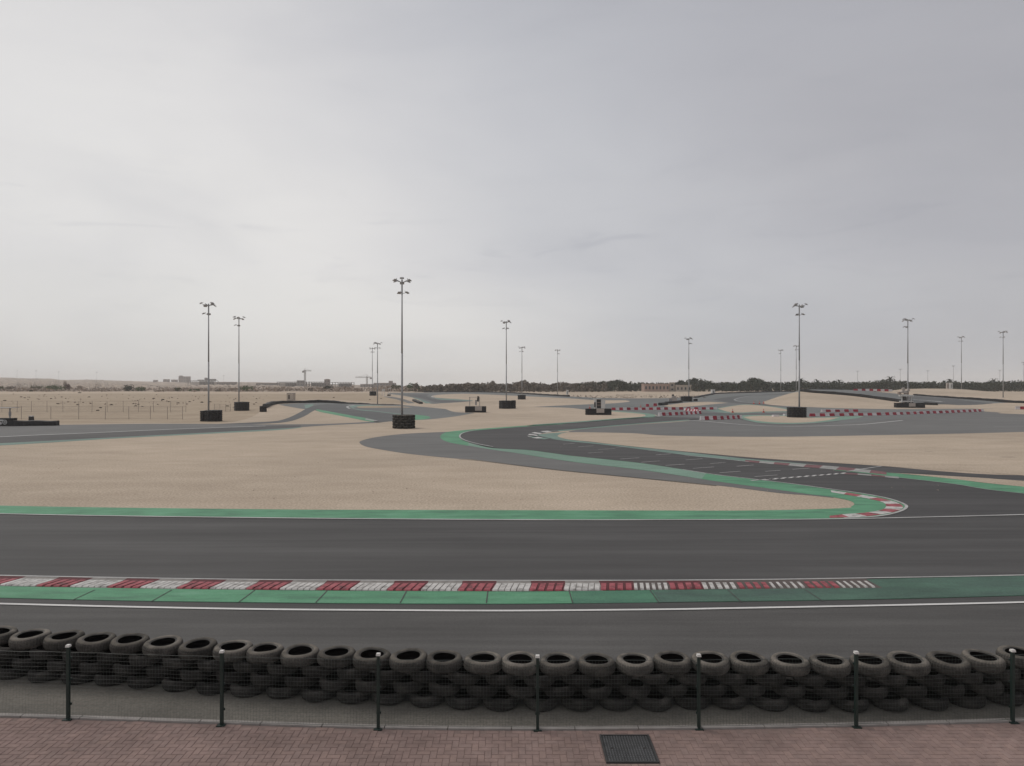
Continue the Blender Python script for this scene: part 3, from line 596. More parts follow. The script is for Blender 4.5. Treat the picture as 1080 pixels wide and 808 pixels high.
# centre of the top face at z=.8
tops = []
for px, py in tc_:
    Y = F*(H-.81)/(py-HY); tops.append(Vector(((px-CX)*Y/F, Y, 0)))
TW = .2
rows_ = [('top', 3), ('second', 2), ('third', 1), ('bottom', 0)]
vis0 = 3
for rn, lvl in rows_:
    off = 0 if lvl in (3, 1) else 1
    cnt = 0
    for i in range(len(tops)-off):
        c = tops[i].copy() if not off else (tops[i]+tops[i+1])/2
        c.x += random.uniform(-.015,.015); c.y += random.uniform(-.02,.02) + (0 if lvl == 3 else .0)
        px = CX + c.x*F/c.y
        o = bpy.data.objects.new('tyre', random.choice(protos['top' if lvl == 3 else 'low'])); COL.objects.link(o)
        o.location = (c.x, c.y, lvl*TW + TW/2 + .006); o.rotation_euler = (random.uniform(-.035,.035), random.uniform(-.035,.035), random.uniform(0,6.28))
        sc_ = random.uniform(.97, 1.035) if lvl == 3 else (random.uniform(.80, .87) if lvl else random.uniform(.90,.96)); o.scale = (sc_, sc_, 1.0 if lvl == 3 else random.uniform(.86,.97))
        if px < -18 or px > 1098: w = 'outside the picture'; 
        cnt += 1 if px >= -18 else 0
        if px < -18: lab = 'black tyre in the %s course of the tyre barrier, beyond its visible left end' % rn
        elif px > 1098: lab = 'black tyre in the %s course of the tyre barrier, beyond its visible right end' % rn
        else: lab = '%s tyre in the %s course of the near barrier, %s from the left' % ('dusty black' if lvl == 3 else 'black', rn, ordi(cnt))
        tag(o, lab, 'tyre', 'tyres stacked in the barrier along the track')

m_ = MB(); cs = crom([(p.x, p.y) for p in tops], 6)
for (x0, y0), (x1, y1) in zip(cs, cs[1:]):
    def pt(x, y, k, z): d = Vector((x1-x0, y1-y0)).normalized(); return (x - d.y*k, y + d.x*k, z)
    a0, a1, b0, b1 = .335, .335, .350, .350
    m_.add([pt(x0,y0,a0,.0), pt(x1,y1,a0,.0), pt(x1,y1,a0,.60), pt(x0,y0,a0,.60), pt(x0,y0,b0,.0), pt(x1,y1,b0,.0), pt(x1,y1,b0,.60), pt(x0,y0,b0,.60)], [(0,1,2,3), (7,6,5,4), (3,2,6,7)])
tag(m_.build('gap_darkening_belt', M['belt']), 'black belting sheet added behind the stacked tyres to darken the gaps between them', 'belting')  # guessed belting, added so the gaps between tyres come out dark
# ------------------------------------------------------------------ floodlight poles
def flood(parent, loc, rz):
    m_ = MB(); m_.box((0,0,0), (.56,.46,.09), taper=.82); m_.box((0,0,-.055), (.50,.40,.03), mi=1)
    for v in range(3): m_.box((-.15+.15*v, 0, .055), (.03,.34,.03))
    m_.tube((0,-.25,-.02), (0,-.42,.0), .03, n=6)
    o = m_.build('floodlight', [M['lampbody'], M['glass']], parent); o.location = loc; o.rotation_euler = (R(-28), 0, rz); return o
def make_pole(hgt, seed):
    rnd = random.Random(seed)
    r_ = empty('floodlight_pole', (0,0,0), 'x', 'floodlight pole', 'tall grey floodlight poles across the circuit')
    m_ = MB(); m_.tube((0,0,0), (0,0,hgt*.5), .15, .115, 12); m_.tube((0,0,hgt*.5), (0,0,hgt-.1), .115, .07, 12); m_.build('pole', M['galv'], r_, smooth=True)
    m_ = MB(); m_.box((0,0,.02), (.6,.6,.04)); m_.build('base_plate', M['galv'], r_)
    m_ = MB()
    A = [k*math.pi/3 + .3 + seed*.37 for k in range(6)]
    for a in A: m_.tube((0,0,hgt-.45), (1.0*math.cos(a), 1.0*math.sin(a), hgt-.12), .035, n=6)
    m_.tube((0,0,hgt-2.05), (0,0,hgt-.05), .10, n=8)
    lo = [A[rnd.randrange(6)] + .5, A[rnd.randrange(6)] + 2.0]
    for a in lo: m_.tube((0,0,hgt-1.9), (.7*math.cos(a), .7*math.sin(a), hgt-1.7), .03, n=6)
    m_.build('head_frame', M['galv'], r_)
    for i, a in enumerate(A):
        rr = 1.12 if i % 2 == 0 else .95; flood(r_, (rr*math.cos(a), rr*math.sin(a), hgt-.02 - (.35 if i % 2 else 0)), a - math.pi/2)
    for a in lo: flood(r_, (.75*math.cos(a), .75*math.sin(a), hgt-1.7), a - math.pi/2)
    return r_
# (px, top row, base row, depth or None, label)
PL = [(424,294.5,451,None,'tallest looking floodlight pole, rising from the ring of truck tyres in mid sand'),
 (220,320,443.5,None,'floodlight pole in the double black tyre guard on the left sand field'),
 (252,334.5,432.4,None,'floodlight pole behind and right of the double tyre guard on the left'),
 (534,338.5,430,None,'floodlight pole right of the small marshal post in the middle sand'),
 (550.5,366,420.6,None,'thin floodlight pole with small tyre guard just right of the nearer middle pole'),
 (588,369,416,None,'thin far floodlight pole beside the end of the long black barrier'),
 (726.5,356.5,422.6,None,'floodlight pole in a black tyre guard before the trees, right of the pink house'),
 (843,321,439.6,None,'floodlight pole in the big square tyre guard beside the red and white blocks'),
 (839.8,364.5,414.5,None,'distant floodlight pole just behind the top of the sand hill'),
 (823.5,369,413.5,None,'distant floodlight pole left of the sand hill against the wood'),
 (957.5,336.5,430,None,'floodlight pole at the marshal shelter with the long black arm on the right'),
 (1014,355,410.6,258,'floodlight pole on the crest of the second sand hill'),
 (1058,349.5,419.2,213,'floodlight pole near the right edge, beside the raised road barrier'),
 (392.7,367,417,None,'left one of the two close far poles, rising from a small black tyre guard'),
 (398.2,361.5,426,None,'right one of the two close far poles, standing at the end of the thin barrier'),
 (1079.5,382,411.5,None,'far floodlight pole cut by the right edge of the picture')]
pproto = make_pole(19.5, 1); pproto2 = make_pole(19.5, 2); used = [0, 0]
for i, (px, yt, yb, Z, lab) in enumerate(PL):
    p = P(px, yb) if Z is None else Q(px, yb, Z); h = (yb-yt)*p.y/F; s = h/19.5
    src = (pproto, pproto2)[i % 2]
    if not used[i % 2]:
        used[i % 2] = 1; r_ = src; r_.location = p; r_['label'] = lab; r_.scale = (max(s,1), max(s,1), s); r_.rotation_euler = (0,0,.4*i)
    else: r_ = dup(src, p, .7*i, lab, None, (1, 1, s) if s < 1 else (s, s, s))
# very distant poles: one small mesh each
m_ = MB(); m_.tube((0,0,0), (0,0,19.5), .16, .09, 6); m_.box((0,0,19.6), (2.6,.5,.25)); m_.box((0,0,18.9), (1.2,.4,.2))
far0 = m_.build('distant_pole', M['galv'])
FP = [(1005.5,386,'distant pole over the wood right of the shelter, tallest of those behind the wood'), (949.5,389.5,'faint distant pole over the wood just left of the marshal shelter pole'), (978.5,391,'faint distant pole over the wood between the shelter pole and the hill crest pole'), (1054.5,390.5,'faint distant pole just left of the pole near the right edge'), (904.5,391.5,'faint distant pole over the wood above the far red and white blocks'),
      (18,390.5,'faint mast above the ridge nearest the left edge'), (38,391,'faint mast on the left ridge, second from the left edge'), (62,392,'faint mast on the left ridge beside the grey tree'), (102,392.5,'faint mast on the ridge between the left trees and the dark bushes'), (236,396,'faint mast on the horizon between the two left floodlight poles')]
for i, (px, yt, lab) in enumerate(FP):
    Z = 560 if px > 500 else 1150; zt = H - (yt-HY)*Z/F; p = Vector(((px-CX)*Z/F, Z, zt-19.5*1.0)); s = 1
    if zt - 19.5 > 3.5 + 12: pass
    base = g(Z) if px > 500 else 3.5; hh = zt - base
    o = far0 if i == 0 else far0.copy()
    if i: COL.objects.link(o)
    o.location = (p.x, Z, base); o.scale = (1 if px > 500 else 1.3, 1, hh/19.5)
    tag(o, lab, 'pole', 'faint poles on the horizon')

# ------------------------------------------------------------------ tyre guards round the poles
def lobed(r, h, lobes=10, tiers=5, wall=.55):
    m_ = MB(); n = lobes*6; rings = []
    prof = []
    for t in range(tiers):
        z0 = h*t/tiers; z1 = h*(t+1)/tiers
        prof += [(0, z0+.02), (.05, z0+(z1-z0)*.3), (.05, z0+(z1-z0)*.7), (0, z1-.02)]
    prof += [(-wall*.5, h+.01), (-wall, h-.05), (-wall, .02)]
    vs = []; k = len(prof)
    for i in range(n):
        a = 2*math.pi*i/n; lob = .15*abs(math.sin(a*lobes/2))
        for dr, z in prof: rr = r - .18 + lob + dr*1.6; vs.append((rr*math.cos(a), rr*math.sin(a), z))
    fs = [(i*k+j, ((i+1) % n)*k+j, ((i+1) % n)*k+j+1, i*k+j+1) for i in range(n) for j in range(k-1)]
    m_.add(vs, fs); return m_
def guard(px0, px1, yt, yb, lab, lobes=10, tiers=5, back=True):
    p = P((px0+px1)/2, yb); w = (px1-px0)*p.y/F; h = (yb-yt)*p.y/F
    m_ = lobed(w/2, h, lobes, tiers); r_ = empty('tyre_guard', (p.x, p.y + w/2, g(p.y)), lab, 'tyre guard', 'black tyre guards round the poles')
    m_.build('tyre_ring', M['belt'], r_)
    # strap bands hold the stack together
    for f_ in (.25, .75):
        b_ = MB(); n = 40
        for i in range(n):
            a0, a1 = 2*math.pi*i/n, 2*math.pi*(i+1)/n; rr = w/2 + .02; z = h*f_
            b_.add([(rr*math.cos(a0), rr*math.sin(a0), z-.03), (rr*math.cos(a1), rr*math.sin(a1), z-.03), (rr*math.cos(a1), rr*math.sin(a1), z+.03), (rr*math.cos(a0), rr*math.sin(a0), z+.03)], [(0,1,2,3)])
        b_.build('strap', M['dark'], r_)
    return r_
guard(212.5, 230, 432.8, 444.8, 'right, larger drum of the double black tyre guard on the left sand field', 12, 6)
guard(209.8, 217.5, 433.2, 444.6, 'left, smaller drum of the double black tyre guard on the left sand field', 6, 6)
guard(244.5, 259.5, 424, 433.4, 'black tyre guard round the second pole from the left')
guard(526, 541, 422.6, 431.2, 'black tyre guard right of the small marshal post in the middle sand')
guard(539.5, 544.2, 422.2, 431, 'narrow taller black tyre pile at the right end of the middle guard', 5, 5)
guard(546, 554.6, 416.6, 421.4, 'small black tyre guard of the thin pole in the middle distance')
guard(719.6, 731.6, 418, 423.6, 'black tyre guard before the wood, beside the marshal post with red blocks')
guard(834.6, 854, 429.6, 440.6, 'big black tyre guard beside the long red and white block row', 12, 6)
guard(389, 396.3, 412.7, 417.4, 'smallest black tyre guard, at the left one of the two close far poles')
# the near ring of truck tyres, each tyre seen
tt = tyre_mesh('tyre', M['tread'], ro=.40, w=.345, seed=9, lit_dust=M['lit_dust']); tme = tt.data; bpy.data.objects.remove(tt)
p = P(424, 452.4); w = 24.5*p.y/F
r_ = empty('tyre_guard', (p.x, p.y + w/2, 0), 'ring of stacked truck tyres with tread showing, round the tall pole in mid sand', 'tyre guard', 'black tyre guards round the poles')
for lv in range(5):
    for k in range(10):
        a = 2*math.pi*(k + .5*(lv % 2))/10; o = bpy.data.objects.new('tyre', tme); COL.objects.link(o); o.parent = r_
        o.location = ((w/2-.40)*math.cos(a), (w/2-.40)*math.sin(a), .175 + lv*.348); o.rotation_euler = (0, 0, random.uniform(0,6))
# ------------------------------------------------------------------ long black tyre walls
def wall(pts, hpx, thick, lab, mat='belt', lobe=.65, step=.22, three=False, hm=None):
    c = crom(pts, 8); W_ = [(Q(*q) if three else P(q[0], q[1])) for q in c]
    L = [0]
    for a, b in zip(W_, W_[1:]): L.append(L[-1] + (b-a).length)
    n = max(4, int(L[-1]/step)); m_ = MB(); vs = []; i = 0
    hs = crom([(x,) for x in (hpx if isinstance(hpx, (list, tuple)) else [hpx]*len(pts))], 8)
    prof_n = 7
    for s in range(n+1):
        t = L[-1]*s/n
        while i < len(L)-2 and L[i+1] < t: i += 1
        u_ = (t-L[i])/max(L[i+1]-L[i], 1e-9); p = W_[i].lerp(W_[i+1], u_)
        h = hs[i][0]*p.y/F if hm is None else hm
        d = W_[i+1]-W_[i]; d.z = 0; d.normalize(); nr_ = Vector((-d.y, d.x, 0))
        b = .07*abs(math.sin(math.pi*t/lobe)); zj = .04*math.sin(t*.7) + .025*math.sin(t*2.3)
        for o_, z in ((-thick/2-b, -.15), (-thick/2-b-.02, h*.35), (-thick/2-b, h*.9), (-thick/2+.12, h), (thick/2-.12, h), (thick/2+b, h*.9), (thick/2+b, -.15)):
            q = p + nr_*o_; vs.append(Vector((q.x, q.y, p.z + z + (zj if z > h*.5 else 0))))
    k = prof_n; org = W_[0].copy()
    fs = [(s*k+j, (s+1)*k+j, (s+1)*k+j+1, s*k+j+1) for s in range(n) for j in range(k-1)] + [tuple(range(k))[::-1], tuple(n*k+j for j in range(k))]
    m_.add([v-org for v in vs], fs); o = m_.build('tyre_wall', M[mat]); o.location = org
    return tag(o, lab, 'tyre wall', 'black tyre walls along the circuit')
wall([(10,449.3), (30,449.1), (61,448.8)], [5.4,5.35,5.3], .9, 'straight black tyre wall at the left edge, ending beside the marshal post')
wall([(279,430.6), (285.6,427.4), (293,426), (308.5,425.2), (322,425), (336,424.7), (350,425), (360,425.6), (378,425.9), (398,426.6), (422,426.9)], [4.2,3.6,3.0,2.5,2.6,2.8,2.8,1.9,1,.7,.5], .8, 'curved black tyre wall bending round the left bend by the beige booth')
wall([(447,413.8), (480,413.6), (520,414), (553,415.5), (575,417), (600,418.4)], [1,1,1,1.3,1.5,1.6], .8, 'long thin black tyre wall in front of the distant brown wood')
wall([(436.6,423), (440,424.4), (444,426)], [1.9,2,1.8], .9, 'short black tyre wall lying on the sand right of the tall pole')
wall([(733,419.6), (749,416.6), (757,415.4), (790,414.4), (824,413.4), (842,413.2)], [1.3,1.3,1.2,1.2,1.1,1.1], .8, 'black tyre wall at the foot of the wood, left of the sand hill')
wall([(843.5,412.9,213), (856,413.7,209), (894,416.7,200), (924,420.3,192), (946,423.4,185), (962,425.2,181)], [2,2.2,2.4,2.6,2.8,2.8], .8, 'black tyre wall sloping down the crest of the sand hill', three=True)
wall([(975,426.6,176.5), (982,426.9,175), (989,427.3,174)], [2.3,2.3,2.3], .9, 'short black arm of tyres right of the marshal shelter', three=True)
wall([(964,417.5,223), (985,419.1,216), (1010,420.8,208), (1040,422.9,199), (1080,426,187), (1140,428,181), (1240,430.4,172)], [2,2.1,2.3,2.8,3.1,3.2,3.3], .8, 'black tyre wall along the far side of the raised road on the right', three=True)
wall([(846,411.5,246), (872,411,250.5), (890,411.2,249)], [1.1,1.2,.9], .8, 'thin black tyre wall at the back of the raised road on the hill', three=True)
wall([(696,427.6), (702.5,427)], [2.7,2.7], .9, 'short black tyre wall between the red blocks and the marshal post with white board')
wall([(702.5,425.6), (711,425.2), (718,424.4)], [1.9,2.1,2.4], .9, 'low black tyre wall at the foot of the marshal post with the white board')
# drum ending the curved wall
guard(272.8, 279.8, 428.2, 434.6, 'round tyre drum at the near end of the curved black wall', 6, 4)
# ------------------------------------------------------------------ marshal posts
def mpost(px0, px1, yt, yb, lab, th=None):
    p = P((px0+px1)/2, yb); w = (px1-px0)*p.y/F; h = (yb-yt)*p.y/F
    r_ = empty('marshal_post', (p.x, p.y, g(p.y)), lab, 'marshal post', 'marshal posts beside the circuit'); s = p.y/F
    m_ = MB(); n = max(3, round(w/.65))
    for i in range(n):
        x = -w/2 + w*(i+.5)/n
        for lv in range(3):
            m_.tube((x, .45, lv*h/3+.02), (x, .45, (lv+1)*h/3-.01), w/n/2+.02, n=12); m_.tube((x, 1.1, lv*h/3+.02), (x, 1.1, (lv+1)*h/3-.01), w/n/2+.02, n=12)
    m_.build('tyre_base', M['belt'], r_)
    m_ = MB(); m_.box((0, .02, h*.5), (w, .04, h*.86)); m_.build('belt_sheet', M['belt'], r_)
    return r_, s, w, h, (px0+px1)/2, yb
# 1: middle
r_, s, w, h, cx, yb = mpost(490.5, 512.6, 428.6, 435.1, 'small marshal post with black signboard on a tyre base in mid sand')
X = lambda px: (px-cx)*s
Zr = lambda py: (yb-py)*s
m_ = MB(); m_.box((X(504.6), -.04, Zr(430.9)), (7.2*s, .06, 4.6*s)); m_.build('pale_panel', M['panel'], r_)
m_ = MB()
for px in (495.2, 505.6):
    for y in (.2, 1.3): m_.tube((X(px), y, h-.1), (X(px), y, Zr(419.2)), .035, n=6)
m_.build('canopy_frame', M['galv'], r_)
m_ = MB(); m_.box((X(499.6), .75, Zr(419)), (9.8*s, 1.5, .08)); m_.build('canopy_roof', M['panel'], r_)
m_ = MB(); m_.box((X(504.2), .1, Zr(420.8)), (2.1*s, .1, 5.6*s), ry=.08); m_.build('signboard', M['dark'], r_)
m_ = MB(); m_.box((X(501.9), .5, Zr(425.2)), (1.6*s, .5, 4.4*s)); m_.box((X(501.9), .5, Zr(422.4)), (2.2*s, .6, .15)); m_.build('flag_locker', M['lampbody'], r_)
# 2: centre right with white shelter
r_, s, w, h, cx, yb = mpost(618, 645, 431, 437.8, 'marshal post with tall white shelter on a tyre base left of the block row')
m_ = MB()
m_.box((X(636.2), .5, Zr(425.8)), (4.4*s, .9, 10*s)); m_.box((X(628.2), .5, Zr(426)), (2.2*s, .9, 9.6*s)); m_.box((X(632.4), .6, Zr(420.9)), (12*s, 1.1, .1))
m_.build('shelter_wall', M['board'], r_)
m_ = MB(); m_.box((X(631.8), .6, Zr(425.9)), (4.4*s, .6, 9.4*s)); m_.build('doorway', M['dark'], r_)
m_ = MB(); m_.box((X(631.8), .27, Zr(424.5)), (4.3*s, .05, .12)); m_.box((X(631.8), .27, Zr(427.4)), (4.3*s, .05, .12)); m_.build('shelf', M['wallb'], r_)
m_ = MB(); m_.box((X(633.2), -.04, Zr(433.2)), (8.2*s, .06, 4.4*s)); m_.build('pale_panel', M['panel'], r_)
m_ = MB(); m_.box((X(627.4), -.02, Zr(427)), (1.5*s, .1, 5.6*s)); m_.build('signboard', M['dark'], r_)
# 3: left edge with round emblem
r_, s, w, h, cx, yb = mpost(-14, 11.5, 441.2, 449.3, 'marshal post cut by the left edge, with a pale round emblem on its tyres')
m_ = MB(); m_.box((X(0), .8, Zr(430.4)), (21*s, 2.0, .09)); m_.build('canopy_roof', M['lampbody'], r_)
m_ = MB(); m_.tube((X(6), .8, h-.1), (X(6), .8, Zr(430.4)), .09, n=8); m_.box((X(6), .8, Zr(436.8)), (1.3*s, .3, 4.6*s)); m_.tube((X(-7), .8, h-.1), (X(-7), .8, Zr(430.4)), .05, n=8); m_.build('canopy_frame', M['galv'], r_)
m_ = MB()
n = 24; rad = 2.5*s
for i in range(n):
    a0, a1 = 2*math.pi*i/n, 2*math.pi*(i+1)/n
    for ra, rb in ((rad, rad*.74), (rad*.45, rad*.2)):
        m_.add([(X(5)+ra*math.cos(a0), -.012, Zr(445.3)+ra*math.sin(a0)), (X(5)+ra*math.cos(a1), -.012, Zr(445.3)+ra*math.sin(a1)), (X(5)+rb*math.cos(a1), -.012, Zr(445.3)+rb*math.sin(a1)), (X(5)+rb*math.cos(a0), -.012, Zr(445.3)+rb*math.sin(a0))], [(0,1,2,3)])
m_.box((X(1), -.02, Zr(443.4)), (5*s, .04, .22)); m_.box((X(0), -.02, Zr(446.2)), (4*s, .04, .3), ry=.4)
m_.build('emblem', M['board'], r_)
# 4: before the wood (pale board + dark head)
p0 = P(710, 425)
r_ = empty('marshal_post', p0, 'marshal post with pale board and black lamp before the wood', 'marshal post', 'marshal posts beside the circuit'); s = p0.y/F; cx = 710; yb = 425
m_ = MB(); m_.box((X(711.2), .4, Zr(420.6)), (6*s, .9, 6*s), taper=.75); m_.build('shelter_wall', M['panel'], r_)
m_ = MB(); m_.box((X(707), .2, Zr(422)), (3*s, .6, 4*s)); m_.build('locker', M['lampbody'], r_)
m_ = MB(); m_.tube((X(710), .4, Zr(419)), (X(710), .4, Zr(416)), .08, n=6); m_.box((X(710), .3, Zr(417)), (2*s, .4, 2*s)); m_.build('signal_lamp', M['dark'], r_)
p0 = P(733.8, 423.2); s = p0.y/F; cx = 733.8; yb = 423.2
r_ = empty('equipment_box', p0, 'small black box with white lid right of the tyre guard before the wood', 'box')
m_ = MB(); m_.box((0, .3, Zr(421.9)), (4.2*s, .6, 2.4*s), taper=.95); m_.build('body', M['belt'], r_); m_ = MB(); m_.box((0, .3, Zr(420.2)), (3.6*s, .64, 1.0*s)); m_.build('lid', M['board'], r_)
# 5: right shelter at the pole
r_, s, w, h, cx, yb = mpost(945.8, 975.8, 425, 430.4, 'marshal shelter with grey platform and clutter on top, on a long tyre base right')
m_ = MB(); m_.box((X(962), -.04, Zr(427)), (6.8*s, .06, 3.8*s)); m_.build('pale_panel', M['panel'], r_)
m_ = MB(); m_.box((X(957.8), .8, Zr(417.3)), (12.4*s, 1.4, 1.5*s)); m_.box((X(953.5), .8, Zr(422.3)), (1*s, .2, 8*s)); m_.box((X(963), .8, Zr(422)), (1*s, .2, 8*s)); m_.box((X(957.8), .8, Zr(423.4)), (12*s, 1.2, 1.1*s)); m_.build('platform', M['board'], r_)
m_ = MB(); m_.box((X(955.4), .9, Zr(420.2)), (3.4*s, .8, 4*s)); m_.build('locker', M['dark'], r_)
m_ = MB(); m_.box((X(959.8), .8, Zr(420.6)), (2.6*s, .7, 3.4*s)); m_.build('cabinet', M['galv'], r_)
m_ = MB(); m_.box((X(955), .8, Zr(413.4)), (6*s, .8, 2.6*s), ry=.2, taper=.7); m_.box((X(954.6), .7, Zr(410.6)), (2.6*s, .5, 3*s), ry=-.3); m_.box((X(959.6), .8, Zr(412)), (2.4*s, .6, 3.4*s), ry=.5); m_.build('folded_canopy', M['panel'], r_)
m_ = MB(); m_.box((X(950.6), .8, Zr(414.8)), (2.4*s, .7, 2.6*s)); m_.box((X(957.6), .6, Zr(415.2)), (4*s, .5, 1.4*s)); m_.build('crate', M['wallb'], r_)
# booths
def booth(px0, px1, yt, yb_, lab, dark=(.35,.55,.3,.85), mat='panel', Z=None):
    p = P((px0+px1)/2, yb_) if Z is None else Q((px0+px1)/2, yb_, Z); s = p.y/F; w = (px1-px0)*s; h = (yb_-yt)*s
    r_ = empty('booth', p, lab, 'booth'); m_ = MB(); m_.box((0, w/2, h/2), (w, w, h)); m_.build('wall', M[mat], r_)
    m_ = MB(); m_.box((0, w/2, h+.06), (w*1.1, w*1.1, .12)); m_.build('roof', M['board'], r_)
    m_ = MB(); x = -w/2 + w*dark[0]; m_.box((x, -.01, h*.5), (w*.22, .03, h*.52)); m_.build('window', M['dark'], r_)
booth(302.4, 309.4, 414.8, 422.6, 'beige booth with a dark window slot behind the curved black wall', mat='wallc')
booth(750.6, 754.2, 411, 415.5, 'small white booth at the foot of the wood by the black wall', (.6,0,0,0), 'board')
booth(597.4, 599.6, 411.6, 416.4, 'tiny white booth near the right end of the long thin black wall', (.5,0,0,0), 'board')
booth(1002.5, 1004.9, 404, 410.4, 'white cabin on the second sand hill, right of its dark twin', (.5,0,0,0), 'board', 268)
booth(998.8, 1000.6, 404, 410.4, 'narrow beige cabin on the second sand hill, left of the white one', (.5,0,0,0), 'panel', 268)
# frame stand at the far left bend
p0 = P(407, 417.6); s = p0.y/F; cx = 407; yb = 417.6
r_ = empty('marshal_post', p0, 'distant marshal post of white frames beside the far left bend', 'marshal post', 'marshal posts beside the circuit')
m_ = MB()
for px in (402.8, 405.5, 409.5, 411.6): m_.tube((X(px), .3, 0), (X(px), .3, Zr(410)), .08, n=6)
m_.box((X(404.2), .3, Zr(411.5)), (3*s, .5, 2.2*s)); m_.box((X(410.4), .3, Zr(409.7)), (3*s, .6, .2)); m_.build('frame', M['board'], r_)
m_ = MB(); m_.tube((X(410), .6, 0), (X(410), .6, 1.5*s), 2*s, n=12); m_.build('tyre_base', M['belt'], r_)
p0 = P(33, 447.6); s = p0.y/F
r_ = empty('signal_box', (p0.x, p0.y, 0), 'little black box with white lid behind the left tyre wall', 'box')
m_ = MB(); m_.box((0,0,.55), (4.4*s,.5,1.1), taper=.8); m_.build('body', M['dark'], r_); m_ = MB(); m_.box((0,0,1.17), (3.2*s,.52,.14)); m_.build('lid', M['board'], r_)
# ------------------------------------------------------------------ red and white barrier blocks
def block_mesh(mat):
    m_ = MB(); 
    pr = [(-.2,0), (.2,0), (.2,.12), (.12,.2), (.09,.5), (-.09,.5), (-.12,.2), (-.2,.12)]
    k = len(pr); vs = [(x, y, z) for x in (-.48, .48) for y, z in pr]
    m_.add(vs, [(j, (j+1) % k, k+(j+1) % k, k+j) for j in range(k)] + [tuple(range(k))[::-1], tuple(range(k, 2*k))])
    m_.box((.5, 0, .3), (.06, .1, .4)); o = m_.build('barrier_block', mat); me = o.data; bpy.data.objects.remove(o); return me
BM_ = {'red': block_mesh(M['block_r']), 'white': block_mesh(M['block_w'])}
def brow(pts, blk_px, desc, hscale=1.0, first='red', Z=None, gaps=()):
    c = crom(pts, 8); W_ = [P(x, y) if Z is None else Q(x, y, Z) for x, y in c]; L = [0]
    for a, b in zip(W_, W_[1:]): L.append(L[-1] + (b-a).length)
    unit = blk_px; n = max(2, round(L[-1]/unit)); i = 0; col = first
    for s in range(n):
        t = L[-1]*(s+.5)/n
        while i < len(L)-2 and L[i+1] < t: i += 1
        u_ = (t-L[i])/max(L[i+1]-L[i], 1e-9); p = W_[i].lerp(W_[i+1], u_); d = W_[i+1]-W_[i]
        if s not in gaps:
            o = bpy.data.objects.new('barrier_block', BM_[col]); COL.objects.link(o)
            o.location = p + Vector((0, random.uniform(-.08,.08), 0)); o.rotation_euler = (0, 0, math.atan2(d.y, d.x) + random.uniform(-.07,.07)); ln = L[-1]/n
            o.scale = (ln*random.uniform(.93,1.03), 1.2, hscale*random.uniform(.95,1.06))
            tag(o, '%s barrier block, %s from the left in the %s' % (col, ordi(s+1), desc), 'barrier block', 'red and white blocks in the ' + desc)
        col = 'white' if col == 'red' else 'red'
brow([(645,432.6), (700,432.2), (756,432)], .86, 'long row beside the white shelter', 1.05, 'red')
brow([(694.5,438.6), (716,437.8), (739,436.4)], .80, 'middle row', 1.15, 'white')
brow([(722,433), (731,434), (739,435.2)], .8, 'slanting row', 1.05, 'white')
brow([(738.4,443.0), (760,442.6), (782,441.5)], .78, 'short near row', 1.2, 'white')
brow([(854,439.2), (896,438.6), (931,438), (960,437), (990,435.9), (1015,434.9), (1037,433.9)], 1.02, 'longest row at right', .98, 'red')
brow([(866,434.5), (885,434.4), (904.5,434.3)], 1.05, 'short back row', .95, 'white')
brow([(900.5,412.3), (920,412.5), (941,413)], 1.35, 'distant hill row', 1.5, 'red', Z=243)
brow([(1071,431.8), (1085,431.9), (1100,432)], .95, 'right edge row', 1.3, 'white')
brow([(681.5,428.9), (686.8,428.8)], 1.2, 'left red pair', 1.3, 'red', gaps=(1,))
brow([(689.6,428.4), (695.2,428.3)], 1.2, 'right red pair', 1.3, 'red', gaps=(1,))
# cones
m_ = MB(); m_.box((0,0,.02), (.4,.4,.04)); m_.tube((0,0,.04), (0,0,.62), .15, .03, 12); cn = m_.build('body', M['cone']); cme = cn.data; bpy.data.objects.remove(cn)
m_ = MB(); m_.tube((0,0,.3), (0,0,.42), .098, .073, 12); cb_ = m_.build('band', M['board']); cbm = cb_.data; bpy.data.objects.remove(cb_)
for px, py, lab in ((772.7,435.3,'cone alone on the middle sand island, nearest the short block row'), (805.3,435.2,'cone alone just left of the big tyre guard'), (795,426,'leftmost cone of the three at the foot of the sand hill'), (801,426,'middle cone of the three at the foot of the sand hill'), (805.4,425.6,'rightmost cone of the three at the foot of the sand hill'), (675.8,430.2,'cone behind the long block row before the wood'), (622,430.9,'cone behind the tyre base of the white shelter')):
    r_ = empty('traffic_cone', P(px, py, .012), 'small orange red ' + lab, 'cone', 'orange cones on the circuit'); r_.scale = (1.3,1.3,1.15)
    for nm, me in (('body', cme), ('band', cbm)):
        o = bpy.data.objects.new(nm, me); COL.objects.link(o); o.parent = r_
for px, py, w, lab in ((818,439.4,6.4,'long low white slab lying on the lamp island edge'), (828.4,438.3,3.6,'short low white slab left of the big tyre guard')):
    p = P(px, py, .012); m_ = MB(); s = p.y/F; m_.box((0,0,.14), (w*s, .8, .28), taper=.93); o = m_.build('kerb_slab', M['block_w']); o.location = p; tag(o, lab, 'slab')

